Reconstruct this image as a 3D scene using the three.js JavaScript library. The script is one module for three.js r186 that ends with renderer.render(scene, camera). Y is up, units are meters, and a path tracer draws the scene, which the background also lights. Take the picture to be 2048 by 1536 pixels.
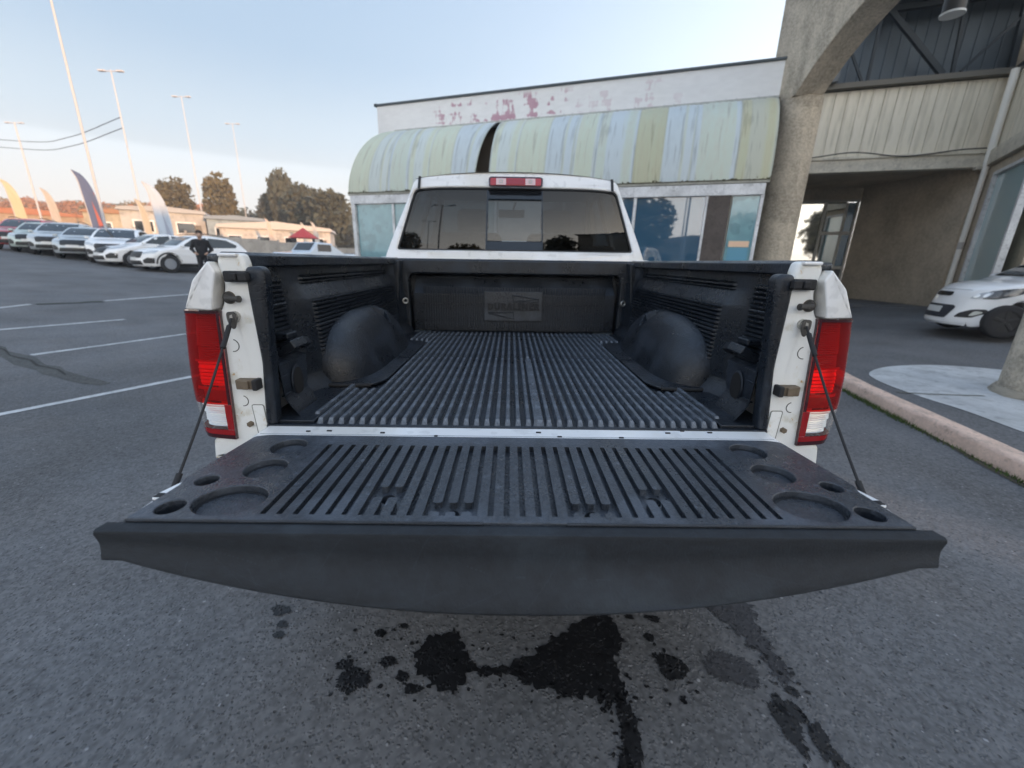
import * as THREE from 'three';
import { mergeGeometries, toCreasedNormals, mergeVertices } from 'three/addons/utils/BufferGeometryUtils.js';
import { RoundedBoxGeometry } from 'three/addons/geometries/RoundedBoxGeometry.js';
import { TessellateModifier } from 'three/addons/modifiers/TessellateModifier.js';
import { FontLoader } from 'three/addons/loaders/FontLoader.js';
import { TextGeometry } from 'three/addons/geometries/TextGeometry.js';
import { MarchingCubes } from 'three/addons/objects/MarchingCubes.js';
import { MeshBVH, acceleratedRaycast } from 'three-mesh-bvh';

// ---------- camera ----------
const scene = new THREE.Scene();
const camera = new THREE.PerspectiveCamera(86.33, 4 / 3, 0.05, 2500);
camera.position.set(-0.0465, 1.35, 1.16);
camera.rotation.order = 'YXZ';
camera.rotation.set(-0.2903, -0.0112, 0.028);
camera.focus = 1.3;
camera.userData.fStop = 2.2;
const renderer = new THREE.WebGLRenderer({ antialias: true });
renderer.setSize(1024, 768);
renderer.toneMapping = THREE.LinearToneMapping;
renderer.toneMappingExposure = 1.95;
renderer.shadowMap.enabled = true;

// ---------- sky and sun ----------
const sunDir = new THREE.Vector3(0.62, 0.13, 0.78).normalize();
{
  const w = 1024, h = 512, d = new Float32Array(w * h * 4);
  const sm = (a, b, x) => { const t = Math.min(1, Math.max(0, (x - a) / (b - a))); return t * t * (3 - 2 * t); };
  const stops = [[-0.2, [.42, .43, .45]], [0, [.78, .71, .635]], [0.07, [.625, .63, .625]], [0.22, [.45, .555, .66]], [0.35, [.31, .44, .60]], [0.55, [.245, .375, .565]], [1, [.27, .43, .70]]];
  for (let j = 0; j < h; j++) for (let i = 0; i < w; i++) {
    const lat = ((j + .5) / h - .5) * Math.PI, lon = ((i + .5) / w - .5) * 2 * Math.PI;
    const y = Math.sin(lat), x = Math.cos(lat) * Math.cos(lon), z = Math.cos(lat) * Math.sin(lon);
    let c = stops[0][1];
    for (let k = 0; k < stops.length - 1; k++) if (y >= stops[k][0]) { const t = sm(stops[k][0], stops[k + 1][0], y) * .4 + .6 * Math.min(1, (y - stops[k][0]) / (stops[k + 1][0] - stops[k][0])); c = stops[k][1].map((v, q) => v + (stops[k + 1][1][q] - v) * t); }
    const cs = x * sunDir.x + y * sunDir.y + z * sunDir.z, t = Math.min(.27, Math.pow((cs + 1) / 2, 1.3)) * Math.exp(-Math.max(0, y - .12) / .5);
    const lo = Math.exp(-Math.max(0, y) / .17), g = Math.exp(-(1 - cs) / .60) * lo * 3.4, g2 = Math.exp(-(1 - cs) / .06);
    const o = (j * w + i) * 4;
    d[o] = c[0] * .68 + t * 1.85 + g * .95 + g2 * 1.6; d[o + 1] = c[1] * .675 + t * 1.82 + g * .89 + g2 * 1.15; d[o + 2] = c[2] * .665 + t * 1.76 + g * .80 + g2 * .6; d[o + 3] = 1;
  }
  const tex = new THREE.DataTexture(d, w, h, THREE.RGBAFormat, THREE.FloatType);
  tex.mapping = THREE.EquirectangularReflectionMapping;
  tex.magFilter = tex.minFilter = THREE.LinearFilter;
  tex.needsUpdate = true;
  scene.background = tex; scene.environment = tex;
}
const sun = new THREE.DirectionalLight(0xffc388, 3.0);
sun.position.copy(sunDir).multiplyScalar(150);
sun.castShadow = true;
Object.assign(sun.shadow.camera, { left: -120, right: 120, top: 120, bottom: -120, near: 1, far: 400 });
sun.shadow.mapSize.set(2048, 2048);
scene.add(sun, sun.target);

// ---------- helpers ----------
let seed = 7;
const rnd = () => { seed = (seed * 1664525 + 1013904223) >>> 0; return seed / 4294967296; };
const rr = (a, b) => a + (b - a) * rnd();
const V = (x, y, z) => new THREE.Vector3(x, y, z);
const clamp = (x, a = 0, b = 1) => Math.min(b, Math.max(a, x));
const sstep = (a, b, x) => { const t = clamp((x - a) / (b - a)); return t * t * (3 - 2 * t); };
const lerp = (a, b, t) => a + (b - a) * t;
const used = {};
const numbered = n => { const k = used[n] = (used[n] ?? -1) + 1; return k ? n + '_' + String(k).padStart(3, '0') : n; };
function shade(o) { o.traverse(c => { if (c.isMesh) { c.castShadow = true; c.receiveShadow = true; } }); return o; }
function tag(o, label, category, group) { o.userData.label = label; if (category) o.userData.category = category; if (group) o.userData.group = group; return o; }
function thing(name, label, category, pos = [0, 0, 0], turn = 0, group) {
  const o = new THREE.Group(); o.name = numbered(name); o.position.set(...pos); o.rotation.y = turn; scene.add(o);
  return tag(o, label, category, group);
}
function mesh(name, geo, mat, parent) {
  const m = new THREE.Mesh(Array.isArray(geo) ? merge(geo) : geo, mat); m.castShadow = m.receiveShadow = true;
  m.name = parent ? name : numbered(name); (parent || scene).add(m); return m;
}
function struct(name, geo, mat) { const m = mesh(name, geo, mat); m.userData.kind = 'structure'; return m; }
function merge(list) {
  const l = list.map(g => { let q = g.index ? g.toNonIndexed() : g; for (const k of Object.keys(q.attributes)) if (!['position', 'normal', 'uv'].includes(k)) q.deleteAttribute(k); if (!q.attributes.uv) q.setAttribute('uv', new THREE.BufferAttribute(new Float32Array(q.attributes.position.count * 2), 2)); return q; });
  return mergeGeometries(l);
}
// uv in metres, chosen by the way each face points
function boxUV(g, s = 1) {
  g = g.index ? g.toNonIndexed() : g; if (!g.attributes.normal) g.computeVertexNormals();
  const p = g.attributes.position, uv = new Float32Array(p.count * 2), a = V(), b = V(), c = V(), n = V();
  for (let i = 0; i < p.count; i += 3) {
    a.fromBufferAttribute(p, i); b.fromBufferAttribute(p, i + 1); c.fromBufferAttribute(p, i + 2);
    n.copy(b).sub(a).cross(c.sub(a));
    const ax = Math.abs(n.x), ay = Math.abs(n.y), az = Math.abs(n.z);
    for (let k = 0; k < 3; k++) {
      const x = p.getX(i + k), y = p.getY(i + k), z = p.getZ(i + k);
      const [u, v] = ay >= ax && ay >= az ? [x, z] : ax >= az ? [z, y] : [x, y];
      uv[(i + k) * 2] = u * s; uv[(i + k) * 2 + 1] = v * s;
    }
  }
  g.setAttribute('uv', new THREE.BufferAttribute(uv, 2)); return g;
}
const T = (g, x = 0, y = 0, z = 0) => g.translate(x, y, z);
const box = (w, h, d, x = 0, y = 0, z = 0) => boxUV(new THREE.BoxGeometry(w, h, d).translate(x, y, z));
const rbox = (w, h, d, r, x = 0, y = 0, z = 0, s = 2) => boxUV(new RoundedBoxGeometry(w, h, d, s, Math.min(r, w / 2.01, h / 2.01, d / 2.01)).translate(x, y, z));
function bar(a, b, w, h = w) { // square bar from a to b
  const A = V(...a), B = V(...b), L = A.distanceTo(B), g = new THREE.BoxGeometry(w, h, L);
  const m = new THREE.Matrix4().lookAt(B, A, Math.abs(B.clone().sub(A).normalize().y) > .95 ? V(1, 0, 0) : V(0, 1, 0)); g.applyMatrix4(m);
  return boxUV(g.translate((A.x + B.x) / 2, (A.y + B.y) / 2, (A.z + B.z) / 2));
}
function rod(a, b, r0, r1 = r0, n = 12) {
  const A = V(...a), B = V(...b), L = A.distanceTo(B), g = new THREE.CylinderGeometry(r1, r0, L, n);
  g.applyQuaternion(new THREE.Quaternion().setFromUnitVectors(V(0, 1, 0), B.clone().sub(A).normalize()));
  return g.translate((A.x + B.x) / 2, (A.y + B.y) / 2, (A.z + B.z) / 2);
}
function tube(pts, r, seg = 32, n = 8, closed = false) { return new THREE.TubeGeometry(new THREE.CatmullRomCurve3(pts.map(p => V(...p)), closed), seg, r, n, closed); }
function shapeOf(pts, r = 0) { // polygon, corners rounded by r
  const s = new THREE.Shape(), n = pts.length;
  if (!r) { pts.forEach((p, i) => i ? s.lineTo(...p) : s.moveTo(...p)); s.closePath(); return s; }
  for (let i = 0; i < n; i++) {
    const p = pts[i], a = pts[(i + n - 1) % n], b = pts[(i + 1) % n], R = p[2] ?? r;
    const la = Math.hypot(a[0] - p[0], a[1] - p[1]), lb = Math.hypot(b[0] - p[0], b[1] - p[1]);
    const ra = Math.min(R, la * .49), rb = Math.min(R, lb * .49);
    const A = [p[0] + (a[0] - p[0]) / la * ra, p[1] + (a[1] - p[1]) / la * ra], B = [p[0] + (b[0] - p[0]) / lb * rb, p[1] + (b[1] - p[1]) / lb * rb];
    i ? s.lineTo(...A) : s.moveTo(...A); s.quadraticCurveTo(p[0], p[1], ...B);
  }
  s.closePath(); return s;
}
function extrude(shape, depth, bevel = 0, o = {}) {
  return new THREE.ExtrudeGeometry(shape, { depth: Math.max(1e-4, depth - 2 * bevel), bevelEnabled: bevel > 0, bevelSize: bevel, bevelOffset: -bevel, bevelThickness: bevel, bevelSegments: o.seg ?? 2, curveSegments: o.curve ?? 8, steps: o.steps ?? 1 }).translate(0, 0, bevel);
}
// outline drawn in (x, z), top face at yTop
function slab(shape, depth, yTop, bevel = 0, o = {}) { return extrude(shape, depth, bevel, o).rotateX(-Math.PI / 2).translate(0, yTop - depth, 0); }
const xz = pts => pts.map(p => [p[0], -p[1], ...p.slice(2)]);
function gridGeo(nu, nv, f, flip = false) { // surface f(u,v) -> [x,y,z,(uvx,uvy)]
  const pos = [], uv = [], idx = [];
  for (let j = 0; j <= nv; j++) for (let i = 0; i <= nu; i++) { const p = f(i / nu, j / nv, i, j); pos.push(p[0], p[1], p[2]); uv.push(p[3] ?? i / nu, p[4] ?? j / nv); }
  for (let j = 0; j < nv; j++) for (let i = 0; i < nu; i++) { const a = j * (nu + 1) + i, b = a + 1, c = a + nu + 1, d = c + 1; flip ? idx.push(a, c, b, b, c, d) : idx.push(a, b, c, b, d, c); }
  const g = new THREE.BufferGeometry(); g.setAttribute('position', new THREE.Float32BufferAttribute(pos, 3)); g.setAttribute('uv', new THREE.Float32BufferAttribute(uv, 2)); g.setIndex(idx); g.computeVertexNormals(); return g;
}
const mirrorX = g => { g = (g.index ? g.toNonIndexed() : g.clone()); const p = g.attributes.position; for (let i = 0; i < p.count; i++) p.setX(i, -p.getX(i)); for (const k of Object.keys(g.attributes)) { const a = g.attributes[k], n = a.itemSize; for (let i = 0; i < p.count; i += 3) for (let q = 0; q < n; q++) { const t = a.array[(i + 1) * n + q]; a.array[(i + 1) * n + q] = a.array[(i + 2) * n + q]; a.array[(i + 2) * n + q] = t; } } const nn = g.attributes.normal; if (nn) for (let i = 0; i < nn.count; i++) nn.setX(i, -nn.getX(i)); return g; };

// ---------- procedural textures ----------
function hash2(x, y, s) { let h = (x * 374761393 + y * 668265263 + s * 1442695041) | 0; h = Math.imul(h ^ (h >>> 13), 1274126177); return ((h ^ (h >>> 16)) >>> 0) / 4294967296; }
function vnoise(x, y, per, s) { // tileable value noise, period per cells
  const xi = Math.floor(x), yi = Math.floor(y), fx = x - xi, fy = y - yi, u = fx * fx * (3 - 2 * fx), v = fy * fy * (3 - 2 * fy);
  const m = k => ((k % per) + per) % per;
  const a = hash2(m(xi), m(yi), s), b = hash2(m(xi + 1), m(yi), s), c = hash2(m(xi), m(yi + 1), s), d = hash2(m(xi + 1), m(yi + 1), s);
  return a + (b - a) * u + (c - a) * v + (a - b - c + d) * u * v;
}
function fbm(u, v, base, oct, s) { let t = 0, a = .5, n = 0; for (let o = 0; o < oct; o++) { const p = base << o; t += a * vnoise(u * p, v * p, p, s + o * 17); n += a; a *= .5; } return t / n; }
function tex(w, h, f, color, rep = 1) { // f(u,v,x,y) -> value 0..1 or [r,g,b] linear
  const d = new Uint8Array(w * h * 4), g = x => color ? Math.round(255 * (x <= .0031308 ? 12.92 * x : 1.055 * Math.pow(x, 1 / 2.4) - .055)) : Math.round(255 * x);
  for (let y = 0; y < h; y++) for (let x = 0; x < w; x++) {
    const r = f((x + .5) / w, (y + .5) / h, x, y), o = (y * w + x) * 4, c = r.length ? r : [r, r, r];
    d[o] = g(clamp(c[0])); d[o + 1] = g(clamp(c[1])); d[o + 2] = g(clamp(c[2])); d[o + 3] = 255;
  }
  const t = new THREE.DataTexture(d, w, h, THREE.RGBAFormat); t.wrapS = t.wrapT = THREE.RepeatWrapping; t.magFilter = THREE.LinearFilter; t.minFilter = THREE.LinearMipmapLinearFilter; t.generateMipmaps = true;
  if (color) t.colorSpace = THREE.SRGBColorSpace; t.repeat.set(...(Array.isArray(rep) ? rep : [rep, rep])); t.needsUpdate = true; return t;
}
const rep = (t, r) => { const c = t.clone(); c.repeat.set(...(Array.isArray(r) ? r : [r, r])); c.needsUpdate = true; return c; };
const C = (r, g, b) => new THREE.Color().setRGB(r, g, b);
const std = (r, g, b, o = {}) => new THREE.MeshStandardMaterial({ color: C(r, g, b), roughness: .6, ...o });
const phys = (r, g, b, o = {}) => new THREE.MeshPhysicalMaterial({ color: C(r, g, b), roughness: .4, ...o });
// grain shared by many surfaces
const grainT = tex(512, 512, (u, v) => .5 + .9 * (fbm(u, v, 64, 3, 3) - .5), false);
const blotch = tex(512, 512, (u, v) => { const a = fbm(u, v, 4, 6, 11); return clamp(.5 + 1.6 * (a - .5)); }, false);
// asphalt, 3 m tile
const ASZ = 1280, asH = new Float32Array(ASZ * ASZ), asC = new Float32Array(ASZ * ASZ);
{
  for (let y = 0; y < ASZ; y++) for (let x = 0; x < ASZ; x++) { asC[y * ASZ + x] = .60 + .5 * (fbm(x / ASZ, y / ASZ, 200, 2, 5) - .5) + .45 * (fbm(x / ASZ, y / ASZ, 5, 4, 9) - .5); asH[y * ASZ + x] = .35 + .35 * (fbm(x / ASZ, y / ASZ, 150, 1, 21) - .5); }
  const disc = (cx, cy, r, dc, dh, el) => { const R = Math.ceil(r * 1.6), a = rr(0, 3.14), ca = Math.cos(a), sa = Math.sin(a); for (let j = -R; j <= R; j++) for (let i = -R; i <= R; i++) { const p = i * ca + j * sa, q = (-i * sa + j * ca) * el, k = 1 - (p * p + q * q) / (r * r); if (k > 0) { const o = ((cy + j + ASZ) % ASZ) * ASZ + (cx + i + ASZ) % ASZ, w = Math.min(1, k * 2.2); asC[o] = lerp(asC[o], dc, w * .8); asH[o] = Math.max(-1, lerp(asH[o], dh, w)); } } };
  for (let k = 0; k < 42000; k++) { const r = 1.4 + 2.4 * rnd() * rnd(); disc(rnd() * ASZ | 0, rnd() * ASZ | 0, r, rr(.42, .82), rr(.45, .8), rr(1, 1.5)); }
  for (let k = 0; k < 2600; k++) disc(rnd() * ASZ | 0, rnd() * ASZ | 0, rr(1.3, 3.2), rr(.12, .34), rr(-.1, .15), rr(1, 1.8));
  for (let k = 0; k < 560; k++) disc(rnd() * ASZ | 0, rnd() * ASZ | 0, rr(1.2, 3.2), rr(1.1, 1.7), rr(.7, .95), rr(1, 1.6));
}
const asBase = [.200, .200, .203];
const asphaltT = tex(ASZ, ASZ, (u, v, x, y) => { const c = asC[y * ASZ + x], t = vnoise(u * 8, v * 8, 8, 31); return [asBase[0] * c * (1 + .05 * (t - .5)), asBase[1] * c, asBase[2] * c * (1 - .05 * (t - .5))]; }, true, 1 / 3);
const asphaltB = tex(ASZ, ASZ, (u, v, x, y) => clamp(asH[y * ASZ + x]), false, 1 / 3);
const M = {};
M.asphalt = std(1, 1, 1, { map: asphaltT, bumpMap: asphaltB, bumpScale: .006, roughness: .82, vertexColors: true });
M.wet = std(.055, .055, .065, { map: asphaltT, bumpMap: asphaltB, bumpScale: .005, roughness: .5 });
M.damp = std(.36, .36, .39, { map: asphaltT, bumpMap: asphaltB, bumpScale: .005, roughness: .8 });
M.walk = std(.95, .96, .98, { map: asphaltT, bumpMap: asphaltB, bumpScale: .003, roughness: .9 });
const wearT = tex(1024, 1024, (u, v) => { const a = fbm(u, v, 8, 6, 41), b = fbm(u, v, 64, 3, 43), s = fbm(u, v * .5, 3, 3, 44); const k = .8 + .45 * (a - .5) + .22 * (b - .5); const scr = fbm(u, v, 24, 4, 47) > .66 ? .82 : 1; return [k * scr, k * scr, k * scr * (1 + .03 * (s - .5))]; }, true);
M.padPaint = std(.58, .59, .59, { map: rep(wearT, .45), bumpMap: rep(grainT, 3), bumpScale: .002, roughness: .85 });
M.linePaint = std(.62, .63, .63, { map: rep(wearT, 1.1), bumpMap: asphaltB, bumpScale: .003, roughness: .8 });
M.kerb = std(.88, .64, .51, { map: rep(wearT, .8), bumpMap: rep(grainT, 4), bumpScale: .003, roughness: .88 });
M.dirt = std(.10, .085, .06, { map: rep(wearT, 1), roughness: 1 });
// pickup
const paintDirt = tex(1024, 1024, (u, v) => { const a = fbm(u, v, 6, 6, 61), b = fbm(u, v, 40, 4, 63), k = 1 - .10 * sstep(.5, .72, a) - .12 * sstep(.62, .75, b); return [k, k * (1 - .02 * sstep(.5, .7, a)), k * (1 - .07 * sstep(.5, .72, a))]; }, true, 1);
M.white = phys(.86, .86, .86, { map: rep(paintDirt, .7), roughness: .38, clearcoat: .7, clearcoatRoughness: .12 });
M.jamb = phys(.84, .84, .815, { map: tex(1024, 1024, (u, v) => { const a = fbm(u, v, 10, 6, 71), b = fbm(u, v, 60, 4, 73), g = sstep(.52, .74, a), r = sstep(.70, .78, b) * sstep(.54, .66, a); const k = 1 - .22 * g; return [k * (1 - .25 * r), k * (1 - .03 * g) * (1 - .5 * r), k * (1 - .12 * g) * (1 - .75 * r)]; }, true, 2.2), roughness: .45, clearcoat: .3 });
const scr = new Float32Array(1024 * 1024); for (let k = 0; k < 260; k++) { let x = rnd() * 1024, y = rnd() * 1024, a = rr(0, 6.28); const L = 20 + rnd() * rnd() * 260, s = rr(.08, .5) * (rnd() < .15 ? 2 : 1); for (let i = 0; i < L; i++) { scr[((y | 0) & 1023) * 1024 + ((x | 0) & 1023)] += s; x += Math.cos(a); y += Math.sin(a); a += rr(-.012, .012); } }
const plT = tex(1024, 1024, (u, v, px, py) => { const a = fbm(u, v, 5, 6, 81), b = fbm(u, v, 90, 3, 83), d = sstep(.46, .72, a); let k = .62 + .55 * d + .5 * (b - .5); const sc = fbm(u * 1, v * 1, 34, 4, 85); if (sc > .72) k += .5 * (sc - .72) / .1; k += scr[py * 1024 + px]; return [k * .58, k * .60, k * .63]; }, true);
const plR = tex(512, 512, (u, v) => .38 + .5 * (fbm(u, v, 5, 5, 81) - .5) + .25 * (fbm(u, v, 90, 2, 87) - .5), false);
const plast = (r, g, b, o = {}) => std(r, g, b, { map: rep(plT, 1.6), roughnessMap: rep(plR, 1.6), roughness: 1, bumpMap: rep(grainT, 5), bumpScale: .0012, ...o });
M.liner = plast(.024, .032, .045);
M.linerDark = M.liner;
M.ribTop = plast(.20, .225, .26, { map: rep(plT, 7) }); // scuffed ribs, paler still: skylight on the crowns put into the colour
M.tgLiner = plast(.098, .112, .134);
// dusty smears wiped along the spoiler, with fine scratches
const spT = tex(1024, 512, (u, v, px, py) => { const a = fbm(u, v * .6, 6, 6, 201), b = fbm(u, v, 80, 3, 203), c = fbm(u, v, 14, 5, 205); const d = sstep(.48, .70, a) * (.5 + .8 * c); const k = .48 + .62 * d + .35 * (b - .5) + 1.2 * scr[(py * 2 & 1023) * 1024 + px]; return [k * (1 + .03 * d), k * (1 + .03 * d), k * (1 - .05 * d)]; }, true, [.8, 1.6]);
M.spoiler = std(.022, .029, .039, { map: spT, roughness: .7, bumpMap: rep(grainT, 5), bumpScale: .0008 });
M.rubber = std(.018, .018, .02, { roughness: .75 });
M.holeShade = std(.006, .006, .007, { roughness: .9 });
M.steelDark = std(.10, .095, .09, { metalness: .7, roughness: .5, bumpMap: rep(grainT, 20), bumpScale: .0008 });
M.zinc = std(.48, .47, .44, { metalness: .8, roughness: .42 });
M.rusty = std(.22, .17, .12, { metalness: .3, roughness: .75, map: rep(wearT, 6) });
M.trim = std(.015, .015, .016, { roughness: .5 });
M.redLens = phys(.86, .030, .022, { transmission: .9, thickness: 0, roughness: .09, ior: 1.5 });
M.redDeep = phys(.30, .004, .006, { roughness: .12, clearcoat: 1, clearcoatRoughness: .04 });
M.maroon = phys(.045, .004, .008, { roughness: .18, clearcoat: .8 });
M.redBlock = phys(.62, .03, .025, { roughness: .25, clearcoat: .5 });
M.clearLens = phys(.96, .96, .95, { transmission: .92, thickness: 0, roughness: .06 });
M.reflector = std(.80, .80, .80, { metalness: .85, roughness: .28 });
M.reflectorDim = std(.42, .40, .40, { metalness: .5, roughness: .45 });
M.tint = phys(.03, .038, .046, { transmission: 1, thickness: 0, roughness: .015, ior: 1.55 });
M.tintLight = phys(.12, .14, .155, { transmission: 1, thickness: 0, roughness: .015, ior: 1.6 });
M.glass = phys(.75, .80, .80, { transmission: 1, thickness: 0, roughness: .01, ior: 1.52 });
M.frit = phys(.012, .014, .018, { roughness: .06, ior: 1.6 });
M.seat = std(.045, .045, .05, { roughness: .9 });
M.chrome = std(.7, .7, .72, { metalness: 1, roughness: .12 });
M.rim = std(.45, .46, .48, { metalness: .85, roughness: .3 });
M.tyre = std(.022, .022, .024, { roughness: .85 });
// ---------- terrain ----------
const kerbPts = [[9.2, -16], [7.4, -12], [5.6, -8], [4.55, -5.4], [3.93, -3.45], [3.62, -2.0], [3.44, -1.1], [3.22, 1], [3.1, 6], [3.1, 16], [3.1, 40]]; // foot of the kerb
const softp = x => x > 4 ? x : Math.log(1 + Math.exp(x * 3)) / 3;
function lotY(x, z) { const s = softp(-x - 6.2); return .067 * Math.min(s, 40) * (1 - .25 * sstep(28, 44, s)) + .010 * Math.max(0, -z - 45) * (x < 5 ? 1 : 0); }
function walkY(x) { return .13 + .40 * sstep(6, 13, x); }
{
  const axis = (lo, hi, fine) => { const a = []; let x = 0, st = fine; while (x < hi) { a.push(x); if (x > 14) st *= 1.12; x += st; } a.push(hi); const b = []; x = 0; st = fine; while (x > lo) { if (x < 0) b.unshift(x); if (x < -30) st *= 1.12; x -= st; } b.unshift(lo); return b.concat(a); };
  const xs = axis(-900, 900, .6), zs = axis(-900, 900, .6);
  const g = gridGeo(xs.length - 1, zs.length - 1, (u, v, i, j) => [xs[i], lotY(xs[i], zs[j]), zs[j], xs[i], zs[j]], true);
  const p = g.attributes.position, col = new Float32Array(p.count * 3);
  for (let i = 0; i < p.count; i++) { const x = p.getX(i), z = p.getZ(i); const a = vnoise(x * .22 + z * .1 + 40, z * .5 - x * .14 + 40, 4096, 3) * .45 + vnoise(x * .5 + 90, z * 1.1 + 90, 4096, 5) * .3 + vnoise(x * 1.6 + 9, z * 1.6 + 9, 4096, 15) * .25; const k = .70 + .58 * a; col[i * 3] = k; col[i * 3 + 1] = k; col[i * 3 + 2] = k * 1.01; }
  g.setAttribute('color', new THREE.BufferAttribute(col, 3));
  struct('asphalt_lot', g, M.asphalt);
}
// parking lines on the lot
function strip(pts, w, lift, uvs = 1) { // flat ribbon following the lot
  const P = []; for (let k = 0; k < pts.length - 1; k++) { const n = Math.max(2, Math.ceil(Math.hypot(pts[k + 1][0] - pts[k][0], pts[k + 1][1] - pts[k][1]) / .3)); for (let i = 0; i < n; i++) P.push([lerp(pts[k][0], pts[k + 1][0], i / n), lerp(pts[k][1], pts[k + 1][1], i / n)]); } P.push(pts[pts.length - 1]);
  const n = P.length - 1;
  return gridGeo(n, 1, (u, v, i, j) => { const a = P[Math.max(0, i - 1)], b = P[Math.min(n, i + 1)], L = Math.hypot(b[0] - a[0], b[1] - a[1]), nx = -(b[1] - a[1]) / L, nz = (b[0] - a[0]) / L, ww = (typeof w === 'function' ? w(i / n, j) : w / 2) * (j ? 1 : -1); const x = P[i][0] + nx * ww, z = P[i][1] + nz * ww; return [x, lotY(x, z) + lift, z, x * uvs, z * uvs]; }, true);
}
const jitter = (k, s) => .045 + .008 * (vnoise(k * 60 + s * 9, s, 4096, 8) - .5) + .010 * (vnoise(k * 200, s + 3, 4096, 4) - .5);
const lineDefs = [[[-4.38, -1.87], [-4.31, -2.08], [-3.66, -3.28]], [[-6.25, -4.07], [-5.63, -5.82]], [[-8.1, -4.78], [-7.97, -5.21], [-7.44, -6.77]], [[-9.47, -8.56], [-9.25, -10.63]], [[-9.71, -6.27], [-9.87, -7.38]]];
lineDefs.forEach((l, k) => { const P = l.slice(); const a = P[P.length - 2], b = P[P.length - 1]; if (k < 2 || k === 3) P.push([b[0] + (b[0] - a[0]) * .35, b[1] + (b[1] - a[1]) * .35]); struct('parking_line', strip(P, (t, s) => jitter(t * 3, k + s * 7) * (k > 2 ? 1.1 : 1), .004), M.linePaint); });
// crack with pale dust along it, left of the pickup
{
  const P = [[-7.2, -4.38], [-6.42, -3.98], [-5.67, -3.61], [-4.98, -3.26], [-4.26, -2.98]];
  const pd = std(.62, .62, .58, { map: rep(asphaltT, .25), roughness: .95, bumpMap: asphaltB, bumpScale: .004 });
  struct('dusty_seam', strip(P, (t, s) => (.05 + .11 * vnoise(t * 14, s * 5 + 1, 4096, 6)) * (1.1 - .5 * t), .003), pd);
  struct('asphalt_crack', strip(P.slice(0, 4).flatMap((p, i, a) => i < a.length - 1 ? [p, [lerp(p[0], a[i + 1][0], .5) + .05, lerp(p[1], a[i + 1][1], .5) - .04]] : [p]), (t, s) => .004 + .014 * vnoise(t * 30, s * 5, 4096, 2), .007), std(.03, .03, .028, { roughness: 1 }));
  const Q = [[-9.82, -7.43], [-9.63, -7.82], [-9.39, -8.41]];
  struct('asphalt_crack', strip(Q, (t, s) => .02 + .10 * vnoise(t * 20, s * 5, 4096, 2), .008), std(.035, .04, .03, { roughness: 1 }));
}
// kerb and raised walk
const kerbCurve = new THREE.CatmullRomCurve3(kerbPts.map(p => V(p[0], 0, p[1])));
const kN = 260, kP = kerbCurve.getSpacedPoints(kN), kNrm = kP.map((p, i) => { const a = kP[Math.max(0, i - 1)], b = kP[Math.min(kN, i + 1)], d = b.clone().sub(a).normalize(); return V(-d.z, 0, d.x).multiplyScalar(d.z > 0 ? -1 : 1).negate(); });
kNrm.forEach(n => { if (n.x < 0) n.negate(); });
{
  const prof = [[0, -.02], [.012, .10], [.022, .122], [.04, .130], [.15, .135], [.165, .131], [.168, .10]];
  struct('kerb', gridGeo(kN, prof.length - 1, (u, v, i, j) => { const w = .004 * (hash2(i, j, 5) - .5); return [kP[i].x + kNrm[i].x * (prof[j][0] + w), prof[j][1] + w + lotY(kP[i].x, kP[i].z), kP[i].z + kNrm[i].z * (prof[j][0] + w), i * .25, prof[j][0] * 2 + prof[j][1]]; }, true), M.kerb);
  const ws = [.166, .5, 1, 1.5, 2, 2.5, 3, 3.6, 4.2, 5, 6, 7, 8, 9, 11, 14, 20, 60];
  struct('raised_walk', gridGeo(kN, ws.length - 1, (u, v, i, j) => { const x = kP[i].x + kNrm[i].x * ws[j], z = kP[i].z + kNrm[i].z * ws[j]; return [x, walkY(x), z, x, z]; }, true), M.walk);
}
// painted oval pad round the pillar foot
{
  const P = [[4.41, -3.7], [4.71, -3.97], [5.19, -4.21], [5.88, -4.34], [6.28, -4.26], [6.57, -4.1], [6.83, -3.83], [6.67, -3.05], [5.32, -2.03], [4.29, -1.55], [4.18, -1.69], [4.16, -1.9], [4.19, -2.16], [4.22, -2.41], [4.2, -2.78], [4.22, -3.14], [4.28, -3.42]].map(p => V(p[0], 0, p[1]));
  const pts = new THREE.CatmullRomCurve3(P, true).getPoints(90), c = pts.reduce((a, b) => a.add(b), V()).divideScalar(pts.length);
  struct('painted_pad', gridGeo(90, 6, (u, v, i, j) => { const p = pts[i], x = lerp(c.x, p.x, j / 6), z = lerp(c.z, p.z, j / 6); return [x, walkY(x) + .005, z, x, z]; }), M.padPaint);
  const q = [[4.06, -2.96], [4.33, -2.91], [4.94, -2.89]];
  struct('pad_joint', gridGeo(2, 1, (u, v, i, j) => [q[i][0], walkY(q[i][0]) + .009, q[i][1] + (j ? .012 : -.012)], true), std(.12, .12, .09));
}
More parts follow.
